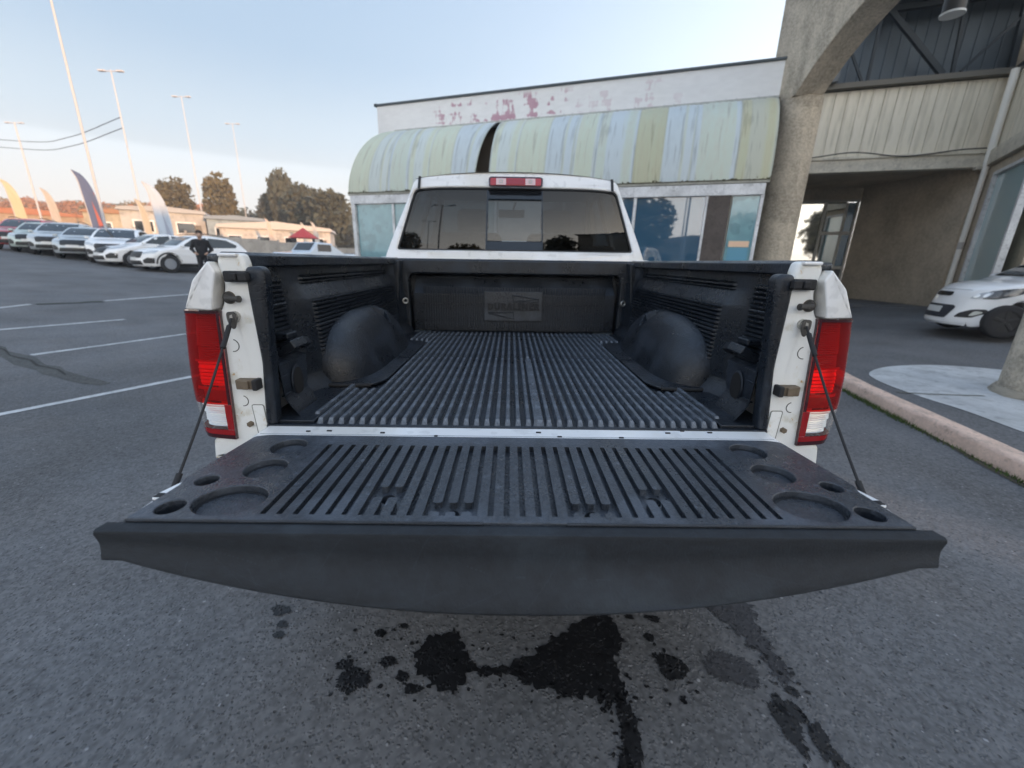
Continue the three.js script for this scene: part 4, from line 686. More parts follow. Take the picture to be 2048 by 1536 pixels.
  const wing = thing('right_wing', 'right wing of the porch with large teal window beside the downpipe', 'building', [0, 0, 0]);
  const c0 = Math.cos(BTURN), s0 = Math.sin(BTURN), WX = BO[0] + c0 * W0[0] + s0 * W0[1], WZ = BO[2] - s0 * W0[0] + c0 * W0[1];
  wing.position.set(WX, 0, WZ); wing.rotation.y = Math.atan2(-.83, -.56);
  const wadd = (n, g, m) => mesh(n, g, m, wing);
  wadd('pier', box(.62, 3.9, .3, .33, 2.1, -.16), M.stucco);
  wadd('header', box(2.8, .18, .3, 1.41, 3.74, -.15), M.stucco);
  wadd('wing_beam', rbox(2.8, .34, .30, .015, 1.39, 4.02, -.05), M.creamTrim);
  for (let k = 0; k < 9; k++) wadd('cream_board', rbox(.287, 1.6, .03, .004, .16 + k * .295, 5.0, -.03 + .003 * (k % 3)), M.cream);
  wadd('board_backing', box(2.8, 1.7, .08, 1.4, 4.98, -.1), M.darkRoom);
  wadd('window_frame', merge([rbox(.09, 3.0, .12, .01, .70, 2.15, -.06), rbox(1.9, .09, .12, .01, 1.7, 3.62, -.06), rbox(1.9, .09, .12, .01, 1.7, .75, -.06), rbox(.09, 3.0, .12, .01, 2.68, 2.15, -.06)]), M.whiteTrim);
  wadd('window_pane', rbox(1.9, 2.8, .016, .003, 1.7, 2.18, -.08), phys(.50, .70, .73, { roughness: .12, clearcoat: 1, clearcoatRoughness: .02 }));
  wadd('lower_wall', box(2.8, .6, .28, 1.4, .40, -.15), M.stucco);
  wadd('wing_body', box(2.7, 6.5, 5, 1.4, 3.6, -2.85), M.stucco);
  // downpipe at the inner corner
  const dp = thing('downpipe', 'thin pale downpipe running down the inner corner of the porch', 'pipe', [0, 0, 0]);
  const loc = (s, y, z) => [BO[0] + c0 * s + s0 * z, y, BO[2] - s0 * s + c0 * z];
  mesh('pipe', merge([rod(loc(14.60, 5.85, -3.72), loc(14.60, 3.85, -3.66), .075, .075, 14)]), std(.85, .83, .77, { roughness: .5 }), dp);
  mesh('lower_pipe', rod(loc(14.60, 3.85, -3.66), loc(14.60, .4, -3.66), .06, .06, 14), std(.85, .83, .77, { roughness: .5 }), dp);
  mesh('pipe_bracket', (() => { const g = rbox(.34, .07, .14, .01); g.rotateY(BTURN); return g.translate(...loc(14.60, 3.82, -3.74)); })(), M.creamTrim, dp);
  mesh('pipe_collar', rod(loc(14.60, 1.95, -3.66), loc(14.60, 2.12, -3.66), .064, .064, 14), std(.5, .48, .46), dp);
  // steel roof trusses and deck above
  add('bottom_chord', merge([rbox(5.3, .09, .14, .01, 12.2, 5.90, Z + .06), rbox(5.3, .05, .20, .01, 12.2, 5.83, Z + .08)]), std(.14, .13, .11, { roughness: .7 }));
  add('top_chord', rbox(6.6, .12, .12, .01, 14.2, 7.42, Z + .06), M.darkSteel);
  for (const [a, b, t] of [[[11.87, 7.4], [11.88, 5.94], .06], [[12.02, 7.4], [13.37, 5.94], .11], [[13.44, 7.4], [13.55, 5.94], .07], [[14.9, 7.4], [13.7, 5.97], .05], [[14.5, 7.4], [14.61, 5.94], .10], [[11.2, 7.0], [11.77, 5.94], .05], [[14.75, 5.94], [16.1, 7.4], .10]]) add('truss_strut', bar([...a, Z + .06], [...b, Z + .06], t), M.darkSteel);
  add('stub_column', rbox(.22, .85, .16, .01, 11.08, 6.35, Z + .25), std(.12, .13, .14));
  add('dark_back', box(7, 2.2, .1, 14.1, 6.6, Z - .5), M.deck);
  const rib = []; for (let k = 0; k < 26; k++) add('back_rib', box(.05, 1.9, .03, 10.8 + k * .25, 6.7, Z - .435), M.deck);
  mesh('deck', (() => { const c = Math.cos(BTURN), sn = Math.sin(BTURN); const q = [[8.6, -11.6], [8.8, -9.9], [14.4, -7.7], [18, -7], [15, -18], [10.5, -16.5]].map(([x, z]) => { const X = x - BO[0], Zz = z - BO[2]; return [X * c - Zz * sn, X * sn + Zz * c]; }); return boxUV(slab(shapeOf(xz(q)), .12, 7.75)); })(), M.deck, P);
  for (let k = 0; k < 5; k++) add('roof_joist', bar([10.9 + k * .9, 7.55, Z], [10.9 + k * .9, 7.55, Z + (k === 1 ? 4.6 : 1.2)], .10, .16), M.darkSteel);
  const lamp = thing('hanging_lamp', 'black cylinder lamp hanging from the porch roof', 'lamp', [7.5, 5.66, -7.45]);
  mesh('lamp_body', rod([0, .02, 0], [0, 1.1, 0], .155, .155, 28), M.trim, lamp); mesh('lamp_stem', rod([0, 1.1, 0], [0, 2.1, 0], .03), M.trim, lamp);
  mesh('lamp_disc', T(new THREE.CylinderGeometry(.17, .17, .03, 28), 0, 0, 0), std(.62, .64, .64, { roughness: .4 }), lamp);
}
// added unseen hall, behind the viewer at right: keeps low sun off the forecourt
{
  const S = thing('added_shade_hall', 'long added hall behind the viewer, beyond the frame, blocking the low sun', 'building', [29, 0, 36]);
  S.rotation.y = .6715; // square to the sun's azimuth
  mesh('wall', box(26, 12.2, 16, -11, 6.1, 8), M.concrete, S); mesh('roof', box(27, .4, 17, -11, 12.4, 8), M.darkSteel, S);
  mesh('wall', box(26, 14.8, 16, 15.2, 7.4, 8), M.concrete, S); mesh('roof', box(27, .4, 17, 15.4, 15, 8), M.darkSteel, S);
}
// ---------- parked cars ----------
const caster = new THREE.Raycaster(); caster.firstHitOnly = true;
function drape(target, shape, o, r, u, d, off, res = .05) { // lay a flat outline onto a body along direction d
  let g = new THREE.ShapeGeometry(shape, 6); g = new TessellateModifier(res, 6).modify(g.index ? g.toNonIndexed() : g);
  const p = g.attributes.position, bad = new Set();
  for (let i = 0; i < p.count; i++) {
    const a = p.getX(i), b = p.getY(i), q = V(...o).addScaledVector(r, a).addScaledVector(u, b);
    caster.set(q.clone().addScaledVector(d, -3), d); const h = caster.intersectObject(target, false)[0];
    if (h) { const n = h.face.normal.clone(); if (n.dot(d) > 0) n.negate(); q.copy(h.point).addScaledVector(n, off); } else bad.add(Math.floor(i / 3));
    p.setXYZ(i, q.x, q.y, q.z);
  }
  const keep = []; for (let t = 0; t < p.count / 3; t++) if (!bad.has(t)) for (let k = 0; k < 3; k++) keep.push(p.getX(t * 3 + k), p.getY(t * 3 + k), p.getZ(t * 3 + k));
  const h = new THREE.BufferGeometry(); h.setAttribute('position', new THREE.Float32BufferAttribute(keep, 3)); h.setAttribute('uv', new THREE.Float32BufferAttribute(new Float32Array(keep.length / 3 * 2), 2));
  const m = mergeVertices(h, 1e-4); m.deleteAttribute('normal'); m.computeVertexNormals(); return m;
}
// car facing +x, wheels on y = 0; body is one lofted skin
const CAR = {
  hatch: { L: 3.6, W: 1.60, H: 1.48, wb: 2.385, fo: .66, wr: .285, belt: .93, bot: .17,
    top: [[-1.8, .62], [-1.78, .80], [-1.70, 1.02], [-1.60, 1.30], [-1.45, 1.42], [-1.0, 1.475], [-.4, 1.48], [.05, 1.43], [.40, 1.27], [.80, 1.03], [1.0, .965], [1.30, .925], [1.50, .875], [1.62, .805], [1.69, .70], [1.735, .56], [1.77, .42], [1.80, .27], [1.80, .20], [1.77, .16]], nose: .36, hoodC: .035 },
  suv: { L: 4.4, W: 1.80, H: 1.56, wb: 2.64, fo: .90, wr: .345, belt: .98, bot: .24,
    top: [[-2.2, .62], [-2.17, .86], [-2.10, 1.02], [-1.95, 1.10], [-1.60, 1.36], [-1.2, 1.50], [-.5, 1.56], [.1, 1.52], [.5, 1.36], [.98, 1.06], [1.15, 1.01], [1.60, .95], [1.95, .86], [2.10, .74], [2.17, .58], [2.20, .42], [2.18, .30], [2.12, .24]], nose: .38, hoodC: .05 },
  sedan: { L: 4.4, W: 1.76, H: 1.46, wb: 2.62, fo: .88, wr: .32, belt: .93, bot: .21,
    top: [[-2.2, .55], [-2.18, .80], [-2.12, .98], [-1.70, 1.02], [-1.30, 1.20], [-.9, 1.40], [-.3, 1.46], [.15, 1.42], [.6, 1.22], [1.02, .97], [1.2, .93], [1.65, .86], [1.98, .76], [2.12, .64], [2.18, .50], [2.20, .36], [2.17, .26], [2.1, .22]], nose: .36, hoodC: .05 },
};
function carBody(c) {
  const arcPts = (cx, r) => { const p = []; for (let k = 0; k <= 14; k++) { const a = Math.PI * k / 14; p.push([cx + Math.cos(a) * r, Math.max(c.bot, c.wr + Math.sin(a) * r)]); } return p; };
  const xf = c.L / 2 - c.fo, xr = xf - c.wb, R = c.wr * 1.17;
  const s = new THREE.Shape(); c.top.forEach((p, i) => i ? s.lineTo(...p) : s.moveTo(...p));
  s.lineTo(xf + R, c.bot); arcPts(xf, R).forEach(p => s.lineTo(...p)); s.lineTo(xr + R, c.bot); arcPts(xr, R).forEach(p => s.lineTo(...p)); s.lineTo(-c.L / 2 + .06, c.bot + .04); s.closePath();
  let g = extrude(s, c.W, .07, { seg: 4, curve: 10, steps: 6 }).translate(0, 0, -c.W / 2);
  g = new TessellateModifier(.13, 6).modify(g.toNonIndexed ? (g.index ? g.toNonIndexed() : g) : g);
  const p = g.attributes.position, hw = c.W / 2;
  for (let i = 0; i < p.count; i++) {
    let x = p.getX(i), y = p.getY(i), z = p.getZ(i); const t = z / hw, at = Math.abs(t);
    const up = clamp((y - c.belt) / (c.H - c.belt)), dn = clamp((c.belt - y) / (c.belt - c.bot));
    let k = 1 - .20 * Math.pow(up, .9) - .05 * dn * dn; const e = Math.abs(x) / (c.L / 2); k *= 1 - .10 * Math.pow(e, 5);
    k += .012 * Math.exp(-Math.pow((y - .72) / .07, 2));                 // shoulder line
    const fr = sstep(c.L / 2 - 1.15, c.L / 2, x), re = sstep(-c.L / 2 + .7, -c.L / 2, x);
    x -= c.nose * Math.pow(at, 2.4) * fr; x += .20 * Math.pow(at, 2.6) * re;
    y -= c.hoodC * Math.pow(at, 2.2) * sstep(.5, 1.0, y / c.belt) * (y > c.bot + .2 ? 1 : 0);
    p.setXYZ(i, x, y, z * k);
  }
  g.deleteAttribute('normal'); g.deleteAttribute('uv'); const m = mergeVertices(g, 1e-3); return toCreasedNormals(m, .55);
}
const wheelGeo = (r, w) => ({ tyre: new THREE.LatheGeometry([[r * .62, -w / 2], [r * .9, -w / 2 * 1.04], [r, -w * .36], [r, w * .36], [r * .9, w / 2 * 1.04], [r * .62, w / 2]].map(p => new THREE.Vector2(...p)), 36).rotateX(Math.PI / 2), rim: merge([new THREE.CylinderGeometry(r * .62, r * .62, w * .86, 32).rotateX(Math.PI / 2), ...[0, 1, 2, 3, 4].map(k => rbox(r * .2, r * .62, w * .94, .012, 0, r * .32, 0).rotateZ(k * Math.PI * 2 / 5))]) });
function makeCar(name, kind, paint, label, cat, group, opt = {}) {
  const c = CAR[kind], t = thing(name, label, cat, [0, 0, 0], 0, group), hw = c.W / 2, xf = c.L / 2 - c.fo, xr = xf - c.wb;
  const body = mesh('body', carBody(c), paint, t), tmp = new THREE.Mesh(body.geometry.clone(), new THREE.MeshBasicMaterial({ side: THREE.DoubleSide })); tmp.geometry.boundsTree = new MeshBVH(tmp.geometry); tmp.raycast = acceleratedRaycast;
  const X = V(1, 0, 0), Y = V(0, 1, 0), Zp = V(0, 0, 1), add = (n, g, m, p = t) => mesh(n, g, m, p);
  const glass = phys(.02, .028, .033, { roughness: .03, ior: 1.7 });
  const wind = c.top.filter(p => p[1] > c.belt + .02); // greenhouse outline
  const xw = c.top.find((p, i) => p[0] > .3 && p[1] < c.belt + .14)[0];
  for (const sd of [1, -1]) { // side windows
    const dz = V(0, 0, -sd), o = [0, 0, 0];
    const q1 = kind === 'hatch' ? [[.62, .985], [.10, 1.33], [-.28, 1.37], [-.28, .97]] : [[.78, 1.05], [.30, 1.36], [-.25, 1.43], [-.25, 1.02]];
    const q2 = kind === 'hatch' ? [[-.36, .97], [-.36, 1.37], [-.95, 1.34], [-1.15, 1.02]] : kind === 'suv' ? [[-.33, 1.02], [-.33, 1.43], [-1.05, 1.39], [-1.50, 1.18], [-1.42, 1.06]] : [[-.33, .99], [-.33, 1.36], [-.85, 1.30], [-1.25, 1.08], [-1.2, 1.0]];
    if (kind === 'sedan') { q1[0][1] = 1.0; q1[1][1] = 1.29; q1[2][1] = 1.36; q1[3][1] = .98; }
    add('side_window', drape(tmp, shapeOf(q1, .03), o, X, Y, dz, .006, .2), glass); add('side_window', drape(tmp, shapeOf(q2, .03), o, X, Y, dz, .006, .2), glass);
    if (opt.cladding !== false && kind === 'suv') for (const wx of [xf, xr]) { const s = new THREE.Shape(); s.absarc(wx, c.wr, c.wr * 1.33, 0, Math.PI, false); s.absarc(wx, c.wr, c.wr * 1.16, Math.PI, 0, true); add('arch_trim', drape(tmp, s, o, X, Y, dz, .008, .2), M.rubber); }
    if (kind === 'suv') add('sill_trim', drape(tmp, shapeOf([[xr + .42, .26], [xr + .42, .36], [xf - .42, .36], [xf - .42, .26]], .02), o, X, Y, dz, .008, .3), M.rubber);
    add('door_mirror', rbox(.12, .11, .16, .04, xw - .18, c.belt + .08, sd * (hw + .06)), paint);
    add('door_handle', rbox(.16, .025, .02, .008, -.10, c.belt - .13, sd * (hw * .985)), paint); add('door_gap', merge([bar([-.31, c.bot + .12, sd * (hw * .97 + .004)], [-.31, c.belt, sd * (hw * .985 + .004)], .008)]), M.trim);
  }
  const fd = V(-1, 0, 0), wy0 = c.belt + .10, wy1 = c.H - .11, wz = hw * .80;
  add('windshield', drape(tmp, shapeOf([[-wz, wy0], [wz, wy0], [wz * .84, wy1], [-wz * .84, wy1]], .05), [0, 0, 0], Zp, Y, fd, .006, .15), glass);
  add('rear_window', drape(tmp, shapeOf([[-wz * .8, c.belt + .16], [wz * .8, c.belt + .16], [wz * .7, c.H - .13], [-wz * .7, c.H - .13]], .04), [0, 0, 0], Zp, Y, V(1, 0, 0), .006, .2), glass);
  const front = (n, q, m, r = .02, off = .006, res = .05) => add(n, drape(tmp, shapeOf(q, r), [0, 0, 0], Zp, Y, fd, off, res), m);
  const lampM = phys(.55, .57, .58, { roughness: .08, metalness: .3, clearcoat: 1 });
  for (const sd of [1, -1]) {
    const m = q => q.map(p => [p[0] * sd, p[1]]);
    if (kind === 'hatch') {
      const hl = add('headlight', drape(tmp, shapeOf([[1.46, .635], [1.34, .645], [1.20, .69], [1.02, .765], [.84, .865], [1.02, .85], [1.22, .815], [1.38, .775], [1.47, .71]].map(p => [p[0] - 0, p[1]]), .02), [0, 0, 0], X, Y, V(0, 0, -sd), .007, .05), phys(.055, .06, .07, { roughness: .12, clearcoat: 1 }));
      front('headlight_face', m([[.50, .635], [.62, .638], [.69, .69], [.69, .765], [.59, .74]]), phys(.40, .42, .45, { roughness: .1, clearcoat: 1 }), .03, .009);
      front('lamp_bowl', m([[.53, .648], [.585, .65], [.61, .70], [.56, .715]]), M.reflector, .03, .014); front('lamp_bowl', m([[.625, .66], [.675, .675], [.68, .74], [.635, .73]]), M.reflector, .03, .014);
      front('fog_pocket', m([[.44, .30], [.62, .31], [.72, .41], [.71, .47], [.60, .455], [.48, .38]]), M.trim, .03, .006);
      front('fog_lamp', m([[.58, .335], [.64, .35], [.70, .42], [.63, .435]]), phys(.55, .57, .52, { roughness: .1, clearcoat: 1 }), .03, .012);
    } else {
      front('headlight', m([[.48, .70], [.80, .76], [.82, .85], [.70, .86], [.46, .79]]), lampM, .03, .008, .08);
      front('fog_pocket', m([[.52, .36], [.78, .36], [.80, .56], [.64, .58], [.50, .48]]), M.trim, .03, .006, .1);
    }
    for (const wx of [xf, xr]) { const w = new THREE.Group(); w.name = 'wheel'; w.position.set(wx, c.wr, sd * (hw - .115)); t.add(w); const G = makeCar.w[kind] ||= wheelGeo(c.wr, .20); mesh('tyre', G.tyre, M.tyre, w); mesh('rim', G.rim, opt.darkRim ? M.trim : M.rim, w); }
    add('tail_lamp', drape(tmp, shapeOf(m([[.52, .78], [.76, .78], [.78, .98], [.56, .94]]), .02), [0, 0, 0], Zp, Y, V(1, 0, 0), .007, .1), M.redDeep);
  }
  if (kind === 'hatch') {
    const gr = front('grille', [[-.20, .655], [.20, .655], [.245, .690], [.21, .730], [-.21, .730], [-.245, .690]], M.trim, .03, .008);
    front('lower_grille', [[-.33, .27], [.33, .27], [.41, .47], [.37, .505], [-.37, .505], [-.41, .47]], std(.03, .035, .045, { roughness: .5 }), .03, .007);
    front('number_plate', [[-.21, .36], [.21, .36], [.21, .465], [-.21, .465]], std(.62, .63, .62, { roughness: .4 }), .01, .016);
    const em = []; for (let k = 0; k < 3; k++) front('badge', [[-.07 + k * .05, .682], [-.035 + k * .05, .682], [-.035 + k * .05, .706], [-.07 + k * .05, .706]], M.chrome, .008, .014);
    add('wiper', drape(tmp, shapeOf([[-.60, 1.005], [.55, 1.045], [.55, 1.058], [-.60, 1.02]], .004), [0, 0, 0], Zp, Y, fd, .02, .1), M.trim);
    front('hood_gap', [[-.46, .772], [.46, .772], [.46, .779], [-.46, .779]], std(.3, .31, .33), .001, .004, .1);
  } else {
    front('grille', [[-.42, .56], [.42, .56], [.46, .74], [.40, .80], [-.40, .80], [-.46, .74]], M.trim, .04, .008, .08);
    front('lower_grille', [[-.48, .30], [.48, .30], [.44, .46], [-.44, .46]], M.trim, .03, .007, .08);
    front('number_plate', [[-.22, .48], [.22, .48], [.22, .58], [-.22, .58]], std(.62, .63, .62), .01, .016, .1);
    if (kind === 'suv') for (const z of [-.56, .56]) add('roof_rail', tube([[-1.2, 1.49, z], [-.9, 1.565, z * .98], [-.2, 1.60, z * .97], [.15, 1.56, z]], .018, 20, 6), M.steelDark);
  }
  add('underbody', box(c.L * .86, .22, c.W * .74, 0, c.bot + .10, 0), M.rubber);
  return t;
}
makeCar.w = {};
const carWhite = phys(.84, .85, .86, { roughness: .3, clearcoat: 1, clearcoatRoughness: .05 });
// small hatchback on the raised walk
{
  const hb = makeCar('hatchback_car', 'hatch', carWhite, 'small white hatchback parked by the porch, nose to the left', 'car', null, { darkRim: true });
  hb.position.set(9.66, walkY(9.3), -6.03); hb.rotation.y = Math.PI - .37;
}
// row of cars on the far side of the lot
{
  const silver = phys(.50, .54, .56, { roughness: .3, metalness: .3, clearcoat: 1 }), green = phys(.46, .54, .50, { roughness: .3, metalness: .2, clearcoat: 1 }), red = phys(.38, .02, .018, { roughness: .3, clearcoat: 1 }), grey = phys(.12, .14, .17, { roughness: .3, metalness: .4, clearcoat: 1 });
  const G = 'cars parked in a row across the lot', L = [
    ['suv', carWhite, 'white crossover nearest in the row, person in black standing beside it', -14.2, -18.0, .0],
    ['sedan', carWhite, 'white sedan second in the row, between the crossover and a white wagon', -16.3, -18.65, .02],
    ['suv', carWhite, 'white wagon with black grille, third from the right in the row', -18.4, -19.3, -.02],
    ['sedan', silver, 'silver sedan in the row, between the white wagon and the silver wagon', -20.4, -19.95, .03],
    ['suv', silver, 'silver wagon in the row, between the silver sedan and the pale green sedan', -22.2, -20.6, .0],
    ['sedan', green, 'pale green sedan next to the red car', -23.7, -21.1, -.02],
    ['suv', red, 'red car at the far left end of the row', -25.1, -21.6, .0],
  ];
  const cache = {};
  for (const [kind, paint, label, x, z, a] of L) {
    let t = cache[kind];
    if (!t) { t = cache[kind] = makeCar('parked_car', kind, paint, label, 'car', G); t.userData.p = paint.uuid; }
    else { const q = t.clone(); q.name = numbered('parked_car'); scene.add(q); q.traverse(o => { if (o.isMesh && ['body', 'door_mirror', 'door_handle'].includes(o.name)) o.material = paint; }); q.userData = { label, category: 'car', group: G }; t = q; }
    t.position.set(x, lotY(x, z), z); t.rotation.y = -2.05 + a; delete t.userData.p;
  }
}
// silver pickup farther back
{
  const p = thing('distant_pickup', 'pale silver pickup truck parked at the far end near the shop corner', 'pickup truck', [-12.6, lotY(-12.6, -26.5), -26.5], -2.0);
  const paint = phys(.55, .62, .70, { roughness: .35, clearcoat: .8 });
  const b = extrude(shapeOf([[-2.6, .5], [-2.6, 1.12], [-.75, 1.12], [-.62, 1.72], [.55, 1.76], [1.10, 1.18], [2.35, 1.08], [2.5, .9], [2.5, .5]], .08), 1.8, .1, { seg: 3 }).translate(0, 0, -.9);
  mesh('body', boxUV(b), paint, p);
  for (const s of [-1, 1]) { mesh('side_window', rbox(1.05, .42, .02, .05, .05, 1.42, s * .90), M.frit, p); for (const x of [-1.6, 1.6]) { const w = new THREE.Group(); w.name = 'wheel'; w.position.set(x, .38, s * .8); p.add(w); mesh('tyre', wheelGeo(.38, .24).tyre, M.tyre, w); mesh('rim', wheelGeo(.38, .24).rim, M.rim, w); } mesh('headlight', rbox(.06, .18, .36, .03, 2.49, .92, s * .64), M.reflector, p); }
  mesh('windshield', bar([1.03, 1.24, 0], [.60, 1.70, 0], 1.45, .03), M.frit, p); mesh('grille', rbox(.05, .26, .8, .03, 2.49, .86, 0), M.trim, p);
  mesh('cargo_bed', box(1.7, .04, 1.5, -1.65, 1.13, 0), M.trim, p);
}
// person in black by the nearest crossover
function capField(parts, size, centre, cells, grow, mat, name, parent) {
  const mc = new MarchingCubes(cells, mat, false, false, 60000), n = cells; mc.isolation = 0;
  const q = V();
  for (let k = 0; k < n; k++) for (let j = 0; j < n; j++) for (let i = 0; i < n; i++) {
    q.set((i / n * 2 - 1) * size + centre[0], (j / n * 2 - 1) * size + centre[1], (k / n * 2 - 1) * size + centre[2]);
    let d = 1e9; for (const [a, b, ra, rb] of parts) { const ax = q.x - a[0], ay = q.y - a[1], az = q.z - a[2], bx = b[0] - a[0], by = b[1] - a[1], bz = b[2] - a[2]; const h = clamp((ax * bx + ay * by + az * bz) / (bx * bx + by * by + bz * bz || 1)); const e = Math.hypot(ax - bx * h, ay - by * h, az - bz * h) - lerp(ra, rb, h) - grow; const K = .03, m = clamp(.5 + .5 * (d - e) / K); d = d > 1e8 ? e : lerp(d, e, m) - K * m * (1 - m); }
    mc.field[i + j * n + k * n * n] = -d;
  }
  mc.update(); const c = mc.count, pa = mc.positionArray.slice(0, c * 3), na = mc.normalArray.slice(0, c * 3);
  for (let i = 0; i < c; i++) { pa[i * 3] = pa[i * 3] * size + centre[0]; pa[i * 3 + 1] = pa[i * 3 + 1] * size + centre[1]; pa[i * 3 + 2] = pa[i * 3 + 2] * size + centre[2]; }
  const g = new THREE.BufferGeometry(); g.setAttribute('position', new THREE.BufferAttribute(pa, 3)); g.setAttribute('normal', new THREE.BufferAttribute(na, 3)); g.setAttribute('uv', new THREE.BufferAttribute(new Float32Array(c * 2), 2));
  return mesh(name, g, mat, parent);
}
{
  const px = -11.05, pz = -14.2, P = thing('person', 'person in black clothes standing beside the nearest white crossover, arms bent', 'person', [px, lotY(px, pz), pz], .5);
  const torso = [[[0, .95, 0], [0, 1.14, 0], .125, .12], [[-.07, 1.15, 0], [-.09, 1.38, 0], .10, .10], [[.07, 1.15, 0], [.09, 1.38, 0], .10, .10], [[-.08, .97, 0], [.08, .97, 0], .105, .105], [[-.17, 1.42, 0], [.17, 1.42, 0], .055, .055]];
  const arms = [-1, 1].flatMap(s => [[[s * .19, 1.41, 0], [s * .29, 1.15, -.04], .052, .043], [[s * .29, 1.15, -.04], [s * .19, 1.03, .14], .042, .03]]);
  const legs = [-1, 1].flatMap(s => [[[s * .09, .92, 0], [s * .11, .50, .02], .085, .058], [[s * .11, .50, .02], [s * .12, .09, -.01], .056, .038]]);
  const feet = [-1, 1].map(s => [[s * .12, .05, -.03], [s * .14, .04, .15], .045, .035]);
  const hands = [-1, 1].flatMap(s => [[[s * .19, 1.03, .14], [s * .15, 1.0, .19], .03, .028], ...[0, 1, 2, 3].map(k => [[s * .15, 1.015 - k * .014, .19], [s * .10, 1.0 - k * .016, .20], .0095, .008]), [[s * .17, 1.02, .18], [s * .14, 1.05, .20], .011, .009]]);
  const head = [[[0, 1.42, -.01], [0, 1.54, .0], .055, .052], [[0, 1.62, .0], [0, 1.68, -.01], .085, .095], [[0, 1.57, .035], [0, 1.58, .05], .055, .05], [[0, 1.615, .09], [0, 1.60, .105], .013, .015], [[-.092, 1.62, 0], [-.098, 1.65, 0], .014, .016], [[.092, 1.62, 0], [.098, 1.65, 0], .014, .016]];
  const skin = std(.42, .27, .20, { roughness: .6 }), blk = std(.012, .012, .015, { roughness: .85 }), blk2 = std(.016, .017, .022, { roughness: .85 });
  const body = capField([...torso, ...arms, ...legs, ...feet, ...hands, ...head], .95, [0, .9, 0], 92, 0, skin, 'body', P);
  capField([...torso, ...arms], .5, [0, 1.2, 0], 56, .014, blk, 'jacket', P);
  capField([...legs, [[-.08, .97, 0], [.08, .97, 0], .105, .105]], .60, [0, .5, 0], 60, .013, blk2, 'trousers', P);
  capField(feet, .22, [0, .06, .06], 40, .012, blk, 'shoes', P);
  capField([[[0, 1.66, -.02], [0, 1.70, -.02], .09, .092], [[0, 1.6, -.05], [0, 1.62, -.05], .06, .06]], .2, [0, 1.66, 0], 36, .010, std(.02, .015, .012, { roughness: .8 }), 'hair', P);
}
// ---------- far side of the lot ----------
function pole(x, z, h, label, r = .07, arm = 1) {
  const y = lotY(x, z), t = thing('light_pole', label, 'light pole', [x, y, z], 0, 'light poles on the lot');
  mesh('mast', rod([0, 0, 0], [0, h, 0], r, r * .55, 10), M.poleGrey, t); mesh('pole_base', rod([0, 0, 0], [0, .5, 0], .22, .20, 12), M.concrete, t);
  if (arm) { mesh('lamp_arm', rod([-.7, h - .1, 0], [.7, h - .1, 0], .04), M.poleGrey, t); for (const s of [-1, 1]) mesh('lamp_head', rbox(.62, .14, .30, .05, s * .85, h - .08, 0), M.poleGrey, t); }
  return t;
}
M.poleGrey = std(.50, .49, .50, { roughness: .6 });
pole(-18.55, -18.84, 14.5, 'tallest thin light pole, rising out of the top of the picture behind the cars', .055);
pole(-37.7, -43.84, 15.4, 'light pole right of the tallest one, its head against the pale sky', .085);
pole(-64, -58.84, 14.6, 'leftmost light pole with its head low in the sky above the orange trees', .13);
pole(-42.1, -58.84, 18, 'faint light pole just left of the dark trees', .08);
pole(-45.2, -73.84, 19, 'faint light pole rising behind the dark trees', .08);
// feather flags
function flag(x, z, h, w, col, label, lean = .12, mark) {
  const y = lotY(x, z), t = thing('feather_flag', label, 'flag', [x, y, z], .75, 'feather flags along the car row');
  const spine = v => [-lean * h * Math.pow(v, 2.2) * .4, h * v, 0];
  mesh('flag_pole', tube([0, .25, .5, .75, .9, 1].map(v => { const p = spine(v); return v === 1 ? [p[0] - .10, h * .99, 0] : p; }), .022, 24, 6), M.poleGrey, t);
  const g = gridGeo(8, 24, (u, v) => { const q = lerp(.16, 1, v), p = spine(q), ww = w * .70 * Math.pow(Math.max(0, 1 - Math.pow(v, 5)), .5) * (1 - .15 * (1 - v)); return [p[0] + .02 + u * ww - .1 * Math.pow(v, 6), p[1], .05 * Math.sin(u * 5 + v * 6) * u, u, v]; });
  mesh('cloth', g, phys(...col, { roughness: .9, transmission: .25, thickness: 0, side: THREE.DoubleSide }), t);
  if (mark) mesh('flag_print', gridGeo(3, 8, (u, v) => { const q = lerp(.35, .75, v), p = spine(q); return [p[0] + w * (.35 + .25 * u), p[1], .05 * Math.sin((.35 + .25 * u) * 5 + (q - .16) / .84 * 6) * (.35 + .25 * u) + .012, u, v]; }), std(...mark, { roughness: .9 }), t);
  return t;
}
flag(-29.2, -24.84, 3.6, .7, [.60, .54, .36], 'yellow feather flag at the far left');
flag(-35.4, -32.84, 3.8, .7, [.50, .45, .39], 'tan feather flag between the yellow and the dark blue ones');
flag(-22.95, -22.84, 4.25, .80, [.12, .15, .25], 'dark blue feather flag behind the row of cars', .12, [.4, .12, .1]);
flag(-28.5, -32.84, 3.7, .65, [.52, .46, .36], 'pale orange feather flag left of the white one');
flag(-16.95, -19.84, 3.75, .85, [.55, .62, .70], 'white feather flag with grey print behind the nearest crossover', .12, [.33, .36, .44]);
for (const [x, z, c, l] of [[-24, -42, [.62, .5, .42], 'pale pink feather flag in front of the low buildings'], [-18.6, -40, [.6, .55, .5], 'off white feather flag behind the distant pickup'], [-21.5, -44, [.6, .56, .5], 'cream feather flag left of the red umbrella']]) flag(x, z, 3.6, .6, c, l);
